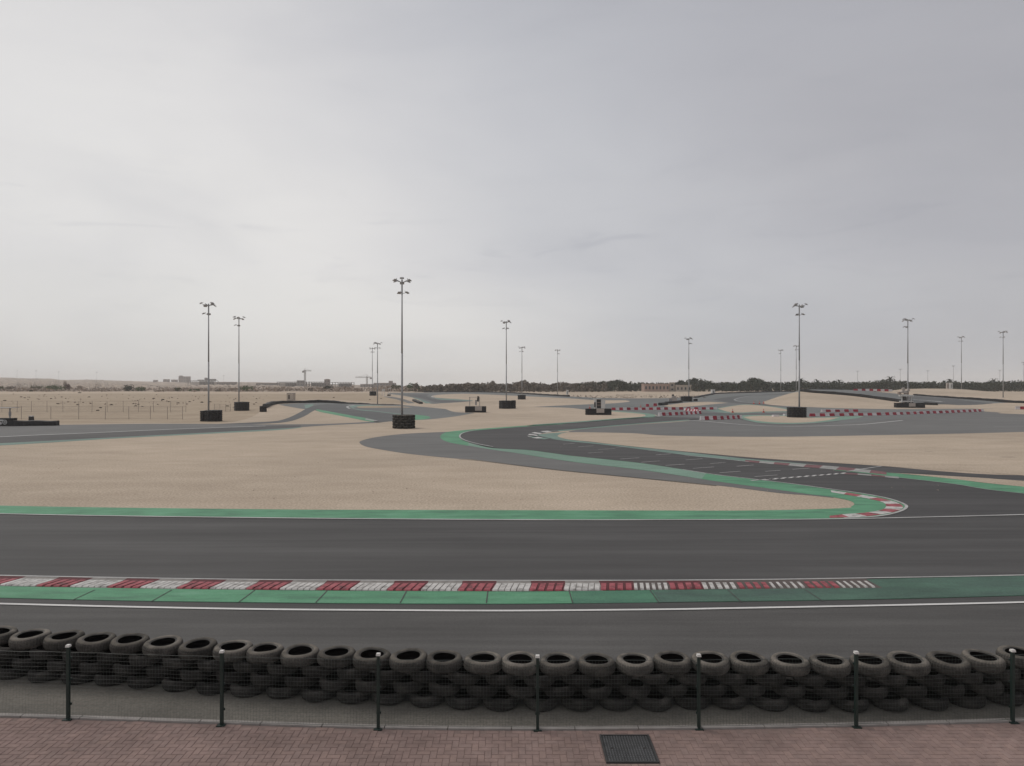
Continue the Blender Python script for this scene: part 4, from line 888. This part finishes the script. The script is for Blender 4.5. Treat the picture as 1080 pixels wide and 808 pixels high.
# ------------------------------------------------------------------ left field fences
def field_fence(pxs, ybs, hpx, lab, rails):
    p0 = P(pxs[0], ybs); r_ = empty('field_fence', p0, lab, 'fence'); pp = [P(x, ybs + (x-pxs[0])*.0) - p0 for x in pxs]; h = hpx*p0.y/F
    for q in pp:
        m_ = MB(); m_.tube(q, q + Vector((random.uniform(-.05,.05),0,h*random.uniform(.95,1.02))), .032, n=6); m_.build('post', M['post'], r_)
    for f_ in rails:
        m_ = MB(); m_.tube(pp[0] + Vector((0,0,h*f_)), pp[-1] + Vector((0,0,h*f_)), .013, n=4); m_.build('rail_wire', M['post'], r_)
    m_ = MB(); z0 = h*.04; z1 = h*.97
    for a, b in zip(pp, pp[1:]):
        n = int((b-a).length/.32)
        for k in range(-4, n):
            t0, t1 = k/n, (k+5)/n
            for f0, f1 in ((z0, z1), (z1, z0)):
                A0 = a.lerp(b, max(t0, 0)); A1 = a.lerp(b, min(t1, 1))
                za = f0 + (f1-f0)*((max(t0,0)-t0)/(t1-t0)); zb = f0 + (f1-f0)*((min(t1,1)-t0)/(t1-t0))
                m_.tube(A0 + Vector((0,0,za)), A1 + Vector((0,0,zb)), .004, n=3, cap=False)
    m_.build('chain_link', M['post'], r_)
field_fence([-47,-31,-14,2,18,33,49.6,66.4,83,97,113,130,146,162,180,196], 434.8, 12, 'farther chain link fence with thin posts across the left sand field', (.97,.5,.03))
field_fence([-66,-36,-7,22.5,53.6,83,111,136,158.5,176.7,192.6], 442.4, 14, 'nearer chain link fence with thin posts in front of the other on the left', (.97,.06))
field_fence([226,232,238,243], 434, 8, 'short pale fence piece left of the second tyre guard', (.95,.6,.2))
# ------------------------------------------------------------------ plants
def leaves(m_, c, rad, n, size, up=0, rnd=random, hollow=.35):
    for _ in range(n):
        while True:
            d = Vector((rnd.uniform(-1,1), rnd.uniform(-1,1), rnd.uniform(-1,1)))
            if hollow < d.length < 1: break
        p = Vector(c) + Vector((d.x*rad[0], d.y*rad[1], d.z*rad[2]))
        a = Vector((rnd.uniform(-1,1), rnd.uniform(-1,1), rnd.uniform(-.6,1))).normalized(); b = a.orthogonal().normalized()
        b = (Matrix.Rotation(rnd.uniform(0,6.28), 3, a) @ b); e = a.cross(b); s = size*rnd.uniform(.6,1.3)
        m_.add([p - b*s - e*s*.5, p + e*s*.15 - b*s*.2 - e*s*.8, p + b*s, p + e*s*.6], [(0,1,2,3)])
def bush(px, yb_, wpx, hpx, mat, lab, Z, name='bush', cat='bush', n=260, ex=None):
    Z = 352 + (Z-352)*.18; yb_ += .8
    z0 = g(Z); base = Vector(((px-CX)*Z/F, Z, z0)); s = Z/F; top_z = H - (yb_-hpx-HY)*Z/F - z0; top_z = max(top_z, .4); w = wpx*s
    r_ = empty(name, base, lab, cat, 'separate bushes and trees beyond the field')
    m_ = MB(); rnd = random.Random(px)
    for k in range(7):
        cx_ = rnd.uniform(-.32,.32)*w; hz = rnd.uniform(.45,.8)*top_z
        leaves(m_, (cx_, rnd.uniform(-.3,.3)*w, hz*.75), (w*rnd.uniform(.16,.28), w*.25, top_z*.3), n//7, max(.28, min(w, top_z)*.085), rnd=rnd)
    leaves(m_, (0,0,top_z*.3), (w*.45, w*.4, top_z*.3), n//3, max(.28, min(w, top_z)*.09), rnd=rnd)
    m_.build('foliage', M[mat], r_)
    m_ = MB()
    for k in range(4): m_.tube((rnd.uniform(-.05,.05)*w, 0, 0), (rnd.uniform(-.3,.3)*w, rnd.uniform(-.2,.2)*w, top_z*.7), .18, .06, 6)
    m_.build('trunk', M['bark'], r_)
for a in ((1,411,8,6,'leaf_olive','olive bush cut by the left edge at the foot of the ridge',520), (12,411,11,6.2,'leaf_brown','round brown bush near the left edge, right of the olive one',520),
          (37,408.5,12,4,'leaf_olive','low dark olive bush before the ridge, left of the big green bush',640), (33,413,4,2.2,'leaf_dark','small dark bush lowest on the field edge, below the olive one',420),
          (57,410.5,18,7.4,'leaf_green','wide green bush left of the grey tree on the left',520), (73,409,6,7,'leaf_red','reddish tree touching the grey tree on the left',600),
          (84,408,8,3.6,'leaf_grey','grey bush right of the reddish tree',640), (136,410.6,15,6.6,'leaf_dark','dark round bush, left one of the pair in the left distance',520), (149,411,10,5,'leaf_green','green bush, right one of the pair in the left distance',520),
          (188.5,411.6,8,5.2,'leaf_olive','olive bush below the pale block on the horizon',480), (204.5,412.2,11,3.4,'leaf_green','low green bush left of the double tyre guard pole',450), (231,412.4,9,2.4,'leaf_brown','low brown bush between the two left poles',440),
          (261,412.2,17,7.4,'leaf_green','bright green bush right of the second left pole',450), (345,411.6,13,7.6,'leaf_dark','dark green bush in front of the long unfinished block',500), (418,411.6,14,8.6,'leaf_olive','olive tree crossed by the tallest pole',480), (436.5,412,18,10.4,'leaf_green','big green tree right of the tallest pole',480), (444,413.6,9,2.2,'leaf_dark','low dark bush at the foot of the big green tree',380), (328,411,9,4,'leaf_brown','brown bush below the taller crane',500), (296,411.8,9,4,'leaf_grey','grey bush left of the long unfinished block',480)):
    bush(*a)
bush(69, 409, 5, 11.6, 'leaf_grey', 'tall grey tree sticking up above the left ridge', 600, 'tree', 'tree')
# small tussocks and stones on the field
TS = [(5,422.8,2.6),(61,426.2,2.8),(103,433.4,3),(106,430.4,2.6),(117.5,427.4,3),(22,419,2.2),(26,419.8,1.8),(41,421.4,1.6),(65,419,2),(94,419,2.2),(143,428.4,2.4),(188,425.4,2.6),(171.5,422,3),(162,420.6,2.4),(200,424,2.2),(213,424.6,2.6),(222,424.2,2.2),(82,427.4,2.6),(84,414.6,3),(54,420.8,2),(146,427,2),(240,428.6,2.6),(247,430.4,2),(352,419.6,1.6),(178,424,1.8),(268,426.6,1.8),(262,427.8,1.6),(150,429,1.6),(402,420.6,1.6),(390,421.6,1.4)]
for i, (px, py, w) in enumerate(TS):
    p = P(px, py); s = p.y/F; m_ = MB(); rnd = random.Random(i)
    leaves(m_, (0,0,w*s*.12), (w*s*.55, w*s*.4, w*s*.16), 70, .1 + w*s*.07, rnd=rnd, hollow=0)
    o = m_.build('tussock', M['leaf_brown' if i % 3 else 'leaf_dark']); o.location = p
    near = 'x'
    refs = [(0,'left edge'),(33,'signal box'),(61,'left tyre wall'),(136,'dark bush pair'),(220,'double guard'),(252,'second guard'),(305,'beige booth'),(398,'close pair of far poles')]
    rf = min(refs, key=lambda q: abs(q[0]-px)); side = 'right' if px >= rf[0] else 'left'
    lab = '%s dry tussock %s of the %s' % ('dark' if i % 3 == 0 else 'brown', side, rf[1])
    tag(o, lab + (', %s from the left' % ordi(sorted(range(len(TS)), key=lambda k: TS[k][0]).index(i)+1)), 'tussock', 'dry tussocks on the left field')
# debris lines of stones before the wood (countless small bits)
m_ = MB()
for _ in range(300):
    px = random.uniform(600, 745); py = random.choice((418.2, 419.4, 417)) + random.gauss(0, .18) + (.5 if px < 640 else 0)
    p = P(px, py); s = random.uniform(.1,.32)
    m_.box((p.x, p.y, p.z+s*.3), (s*1.8, s, s*.8), rz=random.uniform(0,3), taper=.6)
for _ in range(170):
    px = random.gauss(160, 110); py = random.uniform(415.6, 427); 
    if not (-60 < px < 290): continue
    p = P(px, py); s = random.uniform(.08,.3); m_.box((p.x, p.y, p.z+s*.3), (s*1.8, s, s*.8), rz=random.uniform(0,3), taper=.6)
for _ in range(130):
    px = random.uniform(-60, 1000); py = random.uniform(470, 532); p = P(px, py)
    s = random.uniform(.02,.05); m_.box((p.x, p.y, p.z+s*.2), (s*1.6, s, s*.7), rz=random.uniform(0,3), taper=.6, mi=1)
tag(m_.build('stones', [M['bark'], M['dirt']]), 'scattered dark stones and rubble on the far sand', 'stones', kind='stuff')
m_ = MB()                                    # scrub mass
def hillz(x, Z):
    if Z < 560: return g(Z)
    px = CX + x*F/Z; c_ = min(max((px+160)/560, 0), 1); zs = 29 - 24*c_; t = (Z-560)/1040
    return g(560) - .4 + (zs - 3.1)*t**1.1
SC = [random.uniform(-150, 446) for _ in range(46)]
for _ in range(950):
    px = random.gauss(random.choice(SC), 9); px = min(px, 446); Z = random.choice((random.uniform(356, 420), random.uniform(380, 620), random.uniform(560, 1100))); x = (px-CX)*Z/F; h = random.uniform(.5, 2.2)*(1.5 if px > 250 else 1)
    w = random.uniform(1.5, 6); leaves(m_, (x, Z, hillz(x, Z)+h*.4), (w, w, h*.5), 16, .8, hollow=0)
tag(m_.build('scrub', M['leaf_grey']), 'low grey brown scrub covering the far edge of the sand', 'scrub', kind='stuff')
# woods
prof = [(440,407.5),(456,405.5),(470,404.8),(485,404),(500,403.2),(510,404),(519,401.8),(530,403.6),(540,403.2),(550,400.8),(558,403),(572,403.6),(585,403),(596,402.4),(606,403.6),(618,403),(630,402.2),(642,401),(652,399.4),(660,401.6),(670,402),(682,403.4),(700,402.6),(712,403.6),(722,401),(730,398.6),(738,399),(748,401),(760,403),(775,402.4),(788,399.8),(797,398),(806,400.8),(820,402.6),(832,401.6),(843,399.8),(856,401.6),(875,401),(892,402.4),(905,402),(920,400.8),(934,399.4),(945,400.6),(960,401),(975,402.6),(990,401.4),(1003,401),(1015,401.8),(1035,402),(1050,401),(1062,401.4),(1080,400.2),(1120,400.6),(1180,401),(1300,401)]
def ptop(x):
    for a, b in zip(prof, prof[1:]):
        if a[0] <= x <= b[0]: return a[1] + (b[1]-a[1])*(x-a[0])/(b[0]-a[0])
    return 402
def wood(name, x0, x1, mat, lab, trunkmat, dx, Zs, dens=46, size=.62):
    m_ = MB(); rnd = random.Random(int(x0)); x = x0
    while x < x1:
        for Z in Zs:
            if Z == Zs[0] and 674 < x < 732: continue
            Zz = Z + rnd.uniform(-9, 9); px = x + rnd.uniform(-2, 2); zt = H - (ptop(px) + rnd.choice((0,0,.4,.9,1.4,2.2))+abs(rnd.gauss(0, .8)) + (1.2 if Z == Zs[0] else 0) - .2 - HY)*Zz/F; base = g(Zz); h = zt-base
            if h < 1: continue
            X_ = (px-CX)*Zz/F; w = h*rnd.uniform(.26,.42)
            leaves(m_, (X_, Zz, base+h*.66), (w, w, h*.34), dens, size, rnd=rnd, hollow=.2)
            leaves(m_, (X_ + rnd.uniform(-.6,.6), Zz-w*.3, base+h*.3), (w*1.1, w, h*.32), dens*2//3, size, rnd=rnd, hollow=.1)
            m_.tube((X_, Zz, base), (X_, Zz, base+h*.7), .2, .08, 5, mi=1)
        x += dx*rnd.uniform(.7,1.3)
    tag(m_.build(name, [M[mat], M[trunkmat]]), lab, 'wood', kind='stuff')
wood('distant_wood', 440, 640, 'leaf_brown', 'hazy brown mass of trees behind the long thin black wall', 'bark', 3.4, (351, 375, 400, 430))
wood('wood', 606, 1310, 'leaf_wood', 'dark mass of trees behind the right half of the circuit', 'bark', 3.2, (366, 390, 420), 60, .55)
# single trees standing out of the wood
def tree(px, ytop, wpx, Z, mat, lab, palm=False):
    base = g(Z); s = Z/F; h = H - (ytop-HY)*s - base; w = wpx*s/2; r_ = empty('palm_tree' if palm else 'tree', ((px-CX)*s, Z, base), lab, 'palm tree' if palm else 'tree', 'trees standing above the wood'); rnd = random.Random(px)
    m_ = MB(); m_.tube((0,0,0), (.1,0,h*.85), .3, .14, 7)
    if not palm:
        for k in range(5): a = k*1.3; m_.tube((0,0,h*.4), (w*.5*math.cos(a), w*.5*math.sin(a), h*.75), .12, .05, 5)
    m_.build('trunk', M['bark'], r_); m_ = MB()
    if palm:
        for k in range(26):
            a = rnd.uniform(0,6.28); el = rnd.uniform(-.5,1.2); pv = Vector((0,0,h*.86)); d = Vector((math.cos(a)*math.cos(el), math.sin(a)*math.cos(el), math.sin(el)))
            for q in range(5):
                d2 = (d + Vector((0,0,-.28*q))).normalized(); nx_ = pv + d2*w*.3; sd = d2.cross(Vector((0,0,1))).normalized()*(.42-.06*q); m_.add([pv-sd, pv+sd, nx_+sd*.8, nx_-sd*.8], [(0,1,2,3)]); pv = nx_
    else:
        for k in range(9):
            a = rnd.uniform(0,6.28); q = rnd.uniform(.1,.62); leaves(m_, (w*q*math.cos(a), w*q*math.sin(a), h*rnd.uniform(.5,.86)), (w*.4, w*.4, h*.14), 46, .5, rnd=rnd, hollow=.3)
    m_.build('crown', M[mat], r_)
tree(552,400,9,500,'leaf_brown','brown tree rising above the distant wood behind the thin middle pole')
tree(519,401.6,7,500,'leaf_brown','brown tree bump above the distant wood left of the middle poles')
tree(652,399.2,11,400,'leaf_wood','rounded dark tree above the wood over the long block row')
tree(731,398.2,10,400,'leaf_dark','dark tree standing above the wood just right of the pole by the pink house')
tree(718,400.6,13,402,'leaf_dark','dark broad tree behind the cream end of the pink house')
tree(797,397.6,16,400,'leaf_wood','tallest broad tree above the wood left of the sand hill')
tree(939,397.8,9,380,'leaf_dark','palm standing tallest above the wood left of the shelter pole', True)
tree(845,399.4,7,390,'leaf_dark','palm above the wood just right of the hill crest pole', True)
tree(862,401,7,392,'leaf_dark','palm above the wood over the hill crest, right of the other', True)
tree(1002,400.6,7,380,'leaf_dark','palm above the wood over the white cabin', True)
tree(1048,400.6,8,380,'leaf_dark','palm above the wood left of the pole near the right edge', True)
tree(885,401,6,390,'leaf_dark','small palm above the wood over the black wall of the hill', True)
tree(764,402.4,8,390,'leaf_olive','olive tree lower than the rest above the white booth')

# ------------------------------------------------------------------ ridge on the left
sil = [(-500,396.5),(-300,396.5),(-160,397),(-60,397.4),(0,398.2),(25,399),(40,399.2),(55,399.5),(66,400.7),(94,400.4),(110,401),(140,402),(178,402.8),(230,403),(260,403),(300,403.8),(345,405),(400,406.6),(470,407.9)]
def loftZ(name, prof_, mat, Z0, Z1, rough):
    m_ = MB(); xs_ = []; c = crom(prof_, 14); rnd = random.Random(4); rowsn = 9; V = []
    for j in range(rowsn+1):
        t = j/rowsn; Z = Z0 + (Z1-Z0)*t
        for i, (px, py) in enumerate(c):
            zt = H - (py-HY)*Z1/F; zz = g(Z0)-.4 + (zt-g(Z0)+.4)*(t**1.1)
            if 0 < j < rowsn: zz += rnd.uniform(-rough, rough)*(zt-3)*.1
            V.append(((px-CX)*Z/F if False else (px-CX)*Z1/F*(Z/Z1), Z, zz))
    k = len(c); 
    for i, (px, py) in enumerate(c): V.append(((px-CX)*Z1/F*1.2, Z1*1.25, 0))
    fs = [(j*k+i, j*k+i+1, (j+1)*k+i+1, (j+1)*k+i) for j in range(rowsn+1) for i in range(k-1)]
    m_.add(V, fs); return tag(m_.build(name, mat, smooth=True), kind='structure')
loftZ('hills', sil, M['hill'], 560, 1600, 1.0)
# ------------------------------------------------------------------ buildings
def building(px0, px1, yt, yb_, Z, mat, lab, floors=2, cols=5, flat=True, frame=False, name='building', cat='building', extra=None, depthm=None):
    s = Z/F; w = (px1-px0)*s; zb = H - (yb_-HY)*s; h = (yb_-yt)*s; dd = depthm or min(w*.6, 14)
    r_ = empty(name, ((px0+px1)/2*s - CX*s, Z, zb), lab, cat)
    m_ = MB()
    if frame:
        fh = h/floors
        for f_ in range(floors+1): m_.box((0, dd/2, f_*fh+.15), (w, dd, .5))
        m_.build('floor_slab', M[mat], r_)
        for k in range(cols+1):
            x = -w/2 + .3 + (w-.6)*k/cols
            m_ = MB(); m_.box((x, .3, h/2), (.7, .6, h)); m_.box((x, dd-.3, h/2), (.7,.6,h)); m_.build('column', M[mat], r_)
        m_ = MB(); m_.box((w*.12, dd*.6, h*.45), (w*.5, dd*.5, h*.85)); m_.build('core_wall', M['wallb'], r_)
    else:
        m_.box((0, dd/2, h/2), (w, dd, h)); m_.build('wall', M[mat], r_)
        m_ = MB(); m_.box((0, dd/2, h+.2), (w+.4, dd+.4, .5)); m_.build('roof', M[mat], r_)
        fh = h/floors; wm = None
        for f_ in range(floors):
            for k in range(cols):
                x = -w/2 + w*(k+.5)/cols
                if wm is None:
                    m_ = MB(); m_.box((0,0,0), (w/cols*.45, .1, fh*.42)); wo = m_.build('window', M['window'], r_); wm = wo.data
                else: wo = bpy.data.objects.new('window', wm); COL.objects.link(wo); wo.parent = r_
                wo.location = (x, -.03, f_*fh + fh*.55)
    if extra:
        for (ex0, ex1, et) in extra:
            m_ = MB(); hh = (yt-et)*s; m_.box((((ex0+ex1)/2-(px0+px1)/2)*s, dd*.5, h+hh/2+.1), ((ex1-ex0)*s, dd*.5, hh+.2)); m_.build('roof_block', M[mat], r_)
    return r_
building(679.5, 706, 405.6, 413.2, 362, 'wallp', 'low pink house with dark windows in front of the wood', 1, 7)
building(706.5, 711.5, 404.2, 413.2, 364, 'wallc', 'narrow cream tower block touching the pink house', 2, 1)
building(713, 729, 407, 413.2, 362, 'wallc', 'low cream house behind the marshal post, right of the pink one', 1, 4)
building(188.3, 198.3, 397.2, 403.5, 1500, 'wallb', 'pale block of flats highest on the left horizon', 2, 4, extra=[(188.3,190.6,396.2)])
for i, (a, b, t, lab) in enumerate(((161.5,165.5,401,'small low house, leftmost on the horizon left of the pale block'), (172,177.5,400.2,'wide low house on the horizon midway to the pale block'), (180.5,186,400.6,'low house on the horizon touching the pale block on its left'))):
    building(a, b, t, 403.4, 1500, 'wallb', lab, 1, 3)
building(198, 226, 401.6, 406.6, 1000, 'wallg', 'dark open steel frame works on the horizon behind the left pole', 2, 9, frame=True, extra=[(207,212,400.6), (214.5,216,398.6), (218,225,399.8)])
building(228, 246, 403.2, 406.4, 1000, 'wallb', 'long low brown house right of the steel frame works', 1, 7)
building(292, 313, 403, 410.4, 850, 'wallg', 'left part of the long unfinished concrete block', 3, 8, frame=True)
building(313, 320, 401.6, 410.4, 846, 'wallg', 'taller dark stair tower of the long unfinished block', 3, 2)
building(320, 342, 403, 410.4, 850, 'wallg', 'middle part of the unfinished block below the taller crane', 3, 8, frame=True)
building(342, 347.5, 400.6, 410.4, 852, 'wallb', 'brown tower with rounded top in the unfinished block', 3, 2, extra=[(343,346.5,400)])
building(347.5, 371, 403.4, 410.4, 850, 'wallg', 'right part of the long unfinished concrete block', 3, 8, frame=True)
building(270, 292, 404.2, 410, 1000, 'wallb', 'pale low houses left of the unfinished block', 2, 8)
building(380, 394, 405.4, 409.6, 1000, 'wallb', 'low brown houses below the flat long crane', 1, 5)
building(394, 416, 404.2, 409.6, 1000, 'wallb', 'brown houses behind the two close far poles', 2, 7, extra=[(409.5,413,401.8)])
building(277, 299, 406.4, 407.8, 1000, 'wallc', 'thin pale wall in the town left of the unfinished block', 1, 3) if False else None
def crane(px, yt, yb_, j0, j1, yj, Z, lab):
    s = Z/F; r_ = empty('tower_crane', ((px-CX)*s, Z, 3.5), lab, 'crane', 'tower cranes in the distant town'); zt = H-(yt-HY)*s-3.5; zj = H-(yj-HY)*s-3.5
    m_ = MB()
    for x in (-.8,.8):
        for y in (-.8,.8): m_.tube((x,y,0), (x,y,zj+1), .22, n=4)
    z = 0; k = 0
    while z < zj: m_.tube((-.8 if k else .8,-.8,z), (.8 if k else -.8,-.8,z+2), .14, n=4); m_.tube((-.8,-.8,z), (.8,-.8,z), .12, n=4); z += 2; k = 1-k
    m_.build('mast', M['crane'], r_)
    m_ = MB(); xa, xb = (j0-px)*s, (j1-px)*s
    m_.tube((xa,0,zj), (xb,0,zj), .32, n=4); m_.tube((xa,0,zj+1), (xb,0,zj+1), .2, n=4)
    x = xa
    while x < xb-1.5: m_.tube((x,0,zj), (x+.8,0,zj+1), .12, n=4); x += 1.6
    m_.build('jib', M['crane'], r_)
    m_ = MB(); m_.tube((0,0,zj), (0,0,zt), .35, .15, n=5); m_.tube((0,0,zt), (xa*.7,0,zj+1), .1, n=4); m_.tube((0,0,zt), (xb*.7,0,zj+1), .1, n=4); m_.build('apex_ties', M['crane'], r_)
    m_ = MB(); xx = xa if abs(xa) < abs(xb) else xb; m_.box((xx*.9, 0, zj-1), (2.4,1.6,2.2)); m_.build('counterweight', M['wallg'], r_)
crane(321.7, 388.8, 404, 319.6, 328.5, 391.4, 900, 'taller tower crane with short jib above the unfinished block')
crane(387, 395, 405.5, 375, 391.6, 398.2, 900, 'lower tower crane with long flat jib left of the close far poles')
# white car behind the thin wall
Z = 372; s = Z/F; r_ = empty('parked_car', ((530.4-CX)*s, Z, g(Z)), 'small white car seen over the long thin black wall', 'car')
m_ = MB(); prof_c = [(-2.1,.35),(-2.1,.8),(-1.5,.95),(-.9,1.45),(.7,1.5),(1.4,1.0),(2.1,.85),(2.1,.35)]
k = len(prof_c); m_.add([(x, y, z) for y in (-.85,.85) for x, z in prof_c], [(j, (j+1) % k, k+(j+1) % k, k+j) for j in range(k)] + [tuple(range(k))[::-1], tuple(range(k,2*k))]); m_.build('body', M['carw'], r_)
m_ = MB(); m_.add([(-1.35,-.87,.98),(1.2,-.87,1.02),(.62,-.87,1.4),(-.85,-.87,1.36)], [(0,1,2,3)]); m_.build('side_window', M['window'], r_)
for x in (-1.3, 1.3):
    m_ = MB(); m_.tube((x,-.9,.33), (x,.9,.33), .33, n=14); m_.build('wheel', M['belt'], r_)

# ------------------------------------------------------------------ haze
m_ = MB(); hz0, hz1 = -1.0, 62
m_.add([(-3800,-40,hz0),(3800,-40,hz0),(3800,3500,hz0),(-3800,3500,hz0),(-3800,-40,hz1),(3800,-40,hz1),(3800,3500,hz1),(-3800,3500,hz1)], [(3,2,1,0),(4,5,6,7),(0,1,5,4),(1,2,6,5),(2,3,7,6),(3,0,4,7)])
hm_ = bpy.data.materials.new('haze'); hm_.use_nodes = True; nt = hm_.node_tree; nt.nodes.remove(nt.nodes['Principled BSDF'])
pv = nt.nodes.new('ShaderNodeVolumePrincipled'); pv.inputs['Color'].default_value = (.985,.985,.98,1); pv.inputs['Density'].default_value = .00026
nt.links.new(pv.outputs[0], nt.nodes['Material Output'].inputs['Volume'])
hz = m_.build('haze', hm_); tag(hz, 'thin grey dusty haze over the whole circuit', 'haze', kind='stuff')
# ------------------------------------------------------------------ sky, sun, camera
w = bpy.data.worlds.new("World"); sc.world = w; w.use_nodes = True; nt = w.node_tree; N = nt.nodes; L = nt.links
bg = N['Background']; bg.inputs['Strength'].default_value = .1
EL, AZ = R(48), R(-60)
sky = N.new('ShaderNodeTexSky'); sky.sky_type = 'NISHITA'; sky.sun_disc = False; sky.sun_elevation = EL; sky.sun_rotation = AZ; sky.dust_density = 3
tc = N.new('ShaderNodeTexCoord')
sep = N.new('ShaderNodeSeparateXYZ'); L.new(tc.outputs['Generated'], sep.inputs[0])
def ramp(inp, stops, lo, hi):
    mr = N.new('ShaderNodeMapRange'); mr.inputs[1].default_value = lo; mr.inputs[2].default_value = hi; L.new(inp, mr.inputs[0])
    cr = N.new('ShaderNodeValToRGB'); cr.color_ramp.interpolation = 'B_SPLINE'; e = cr.color_ramp.elements
    while len(e) < len(stops): e.new(.5)
    for el, (p, c) in zip(e, stops): el.position = p; el.color = (*c, 1)
    L.new(mr.outputs[0], cr.inputs[0]); return cr.outputs[0]
# cloud deck luminance: bright on the left and low down, a greyer and bluer deck drawing in from the upper right
def s2l(v): v /= 255; return v/12.92 if v <= .04045 else ((v+.055)/1.055)**2.4
def C3(r, g_, b): return (s2l(r), s2l(g_), s2l(b))
def mth(op, a, b_):
    n_ = N.new('ShaderNodeMath'); n_.operation = op
    for i_, q in enumerate((a, b_)):
        if hasattr(q, 'is_linked'): L.new(q, n_.inputs[i_])
        else: n_.inputs[i_].default_value = q
    return n_.outputs[0]
def noise(scale, stretch, rot, detail, rough, dist=0):
    mp = N.new('ShaderNodeMapping'); mp.inputs['Scale'].default_value = stretch; mp.inputs['Rotation'].default_value = rot; L.new(tc.outputs['Generated'], mp.inputs[0])
    nz = N.new('ShaderNodeTexNoise'); nz.inputs['Scale'].default_value = scale; nz.inputs['Detail'].default_value = detail; nz.inputs['Roughness'].default_value = rough; nz.inputs['Distortion'].default_value = dist
    L.new(mp.outputs[0], nz.inputs[0]); return nz.outputs['Fac']
n1 = noise(1.6, (1,1,2.6), (0,.5,.3), 4, .45, .3)
t_ = mth('ADD', mth('ADD', sep.outputs['X'], mth('MULTIPLY', sep.outputs['Z'], .75)), mth('MULTIPLY', mth('SUBTRACT', n1, .5), .55))
az = ramp(t_, [(0, C3(209,208,209)), (.22, C3(221,220,219)), (.42, C3(226,224,222)), (.53, C3(212,211,212)), (.64, C3(195,196,200)), (.80, C3(182,182,187)), (1, C3(169,168,172))], -.8, .95)
up_ = ramp(sep.outputs['Z'], [(0, (.92,.922,.912)), (.10, (.98,.982,.973)), (.24, (1.03,1.03,1.025)), (.38, (.97,.973,.982)), (.52, (.84,.847,.872)), (.62, (1.0,1.0,1.0)), (1, (1.5,1.5,1.5))], -.02, 1.0)
mul = N.new('ShaderNodeMix'); mul.data_type = 'RGBA'; mul.blend_type = 'MULTIPLY'; mul.inputs[0].default_value = 1; L.new(az, mul.inputs[6]); L.new(up_, mul.inputs[7])
cl = ramp(noise(2.2, (1,1,3.4), (0,.3,.2), 6, .5, .5), [(0, (.90,.905,.92)), (.5, (.985,.985,.987)), (1, (1.02,1.02,1.015))], .32, .68)
mul2 = N.new('ShaderNodeMix'); mul2.data_type = 'RGBA'; mul2.blend_type = 'MULTIPLY'; mul2.inputs[0].default_value = 1; L.new(mul.outputs[2], mul2.inputs[6]); L.new(cl, mul2.inputs[7])
wsp = ramp(noise(7.5, (1,1,5), (0,.12,.4), 4, .5, .8), [(0, (1,1,1)), (.45, (1,1,1)), (1, (.87,.875,.895))], .5, .74)
wb = ramp(sep.outputs['Z'], [(0, (0,0,0)), (.4, (1,1,1)), (.6, (1,1,1)), (1, (0,0,0))], .08, .30)
mul3 = N.new('ShaderNodeMix'); mul3.data_type = 'RGBA'; mul3.blend_type = 'MULTIPLY'; L.new(wb, mul3.inputs[0]); L.new(mul2.outputs[2], mul3.inputs[6]); L.new(wsp, mul3.inputs[7]); mul2 = mul3
sca = N.new('ShaderNodeVectorMath'); sca.operation = 'SCALE'; sca.inputs[3].default_value = 10.0; L.new(mul2.outputs[2], sca.inputs[0])
mixs = N.new('ShaderNodeMix'); mixs.data_type = 'RGBA'; mixs.inputs[0].default_value = .96; L.new(sky.outputs[0], mixs.inputs[6]); L.new(sca.outputs[0], mixs.inputs[7])
L.new(mixs.outputs[2], bg.inputs[0])
sl = bpy.data.lights.new('sun', 'SUN'); sl.energy = 1.2; sl.angle = R(25); sl.color = (1, .96, .90)
so = bpy.data.objects.new('sun', sl); COL.objects.link(so)
dirv = Vector((math.sin(AZ)*math.cos(EL), math.cos(AZ)*math.cos(EL), math.sin(EL)))
so.rotation_euler = dirv.to_track_quat('Z', 'Y').to_euler()
cd = bpy.data.cameras.new('camera'); cd.sensor_width = 36; cd.lens = F/1080*36; cd.clip_end = 9000; cd.clip_start = .1; cd.shift_y = 4/1080
co = bpy.data.objects.new('camera', cd); COL.objects.link(co); co.location = (0,0,H); co.rotation_euler = (R(90), 0, 0); sc.camera = co
sc.view_settings.view_transform = 'Standard'; sc.view_settings.look = 'None'; sc.view_settings.exposure = .08; sc.view_settings.gamma = 1
sc.cycles.max_bounces = 6; sc.cycles.volume_bounces = 3
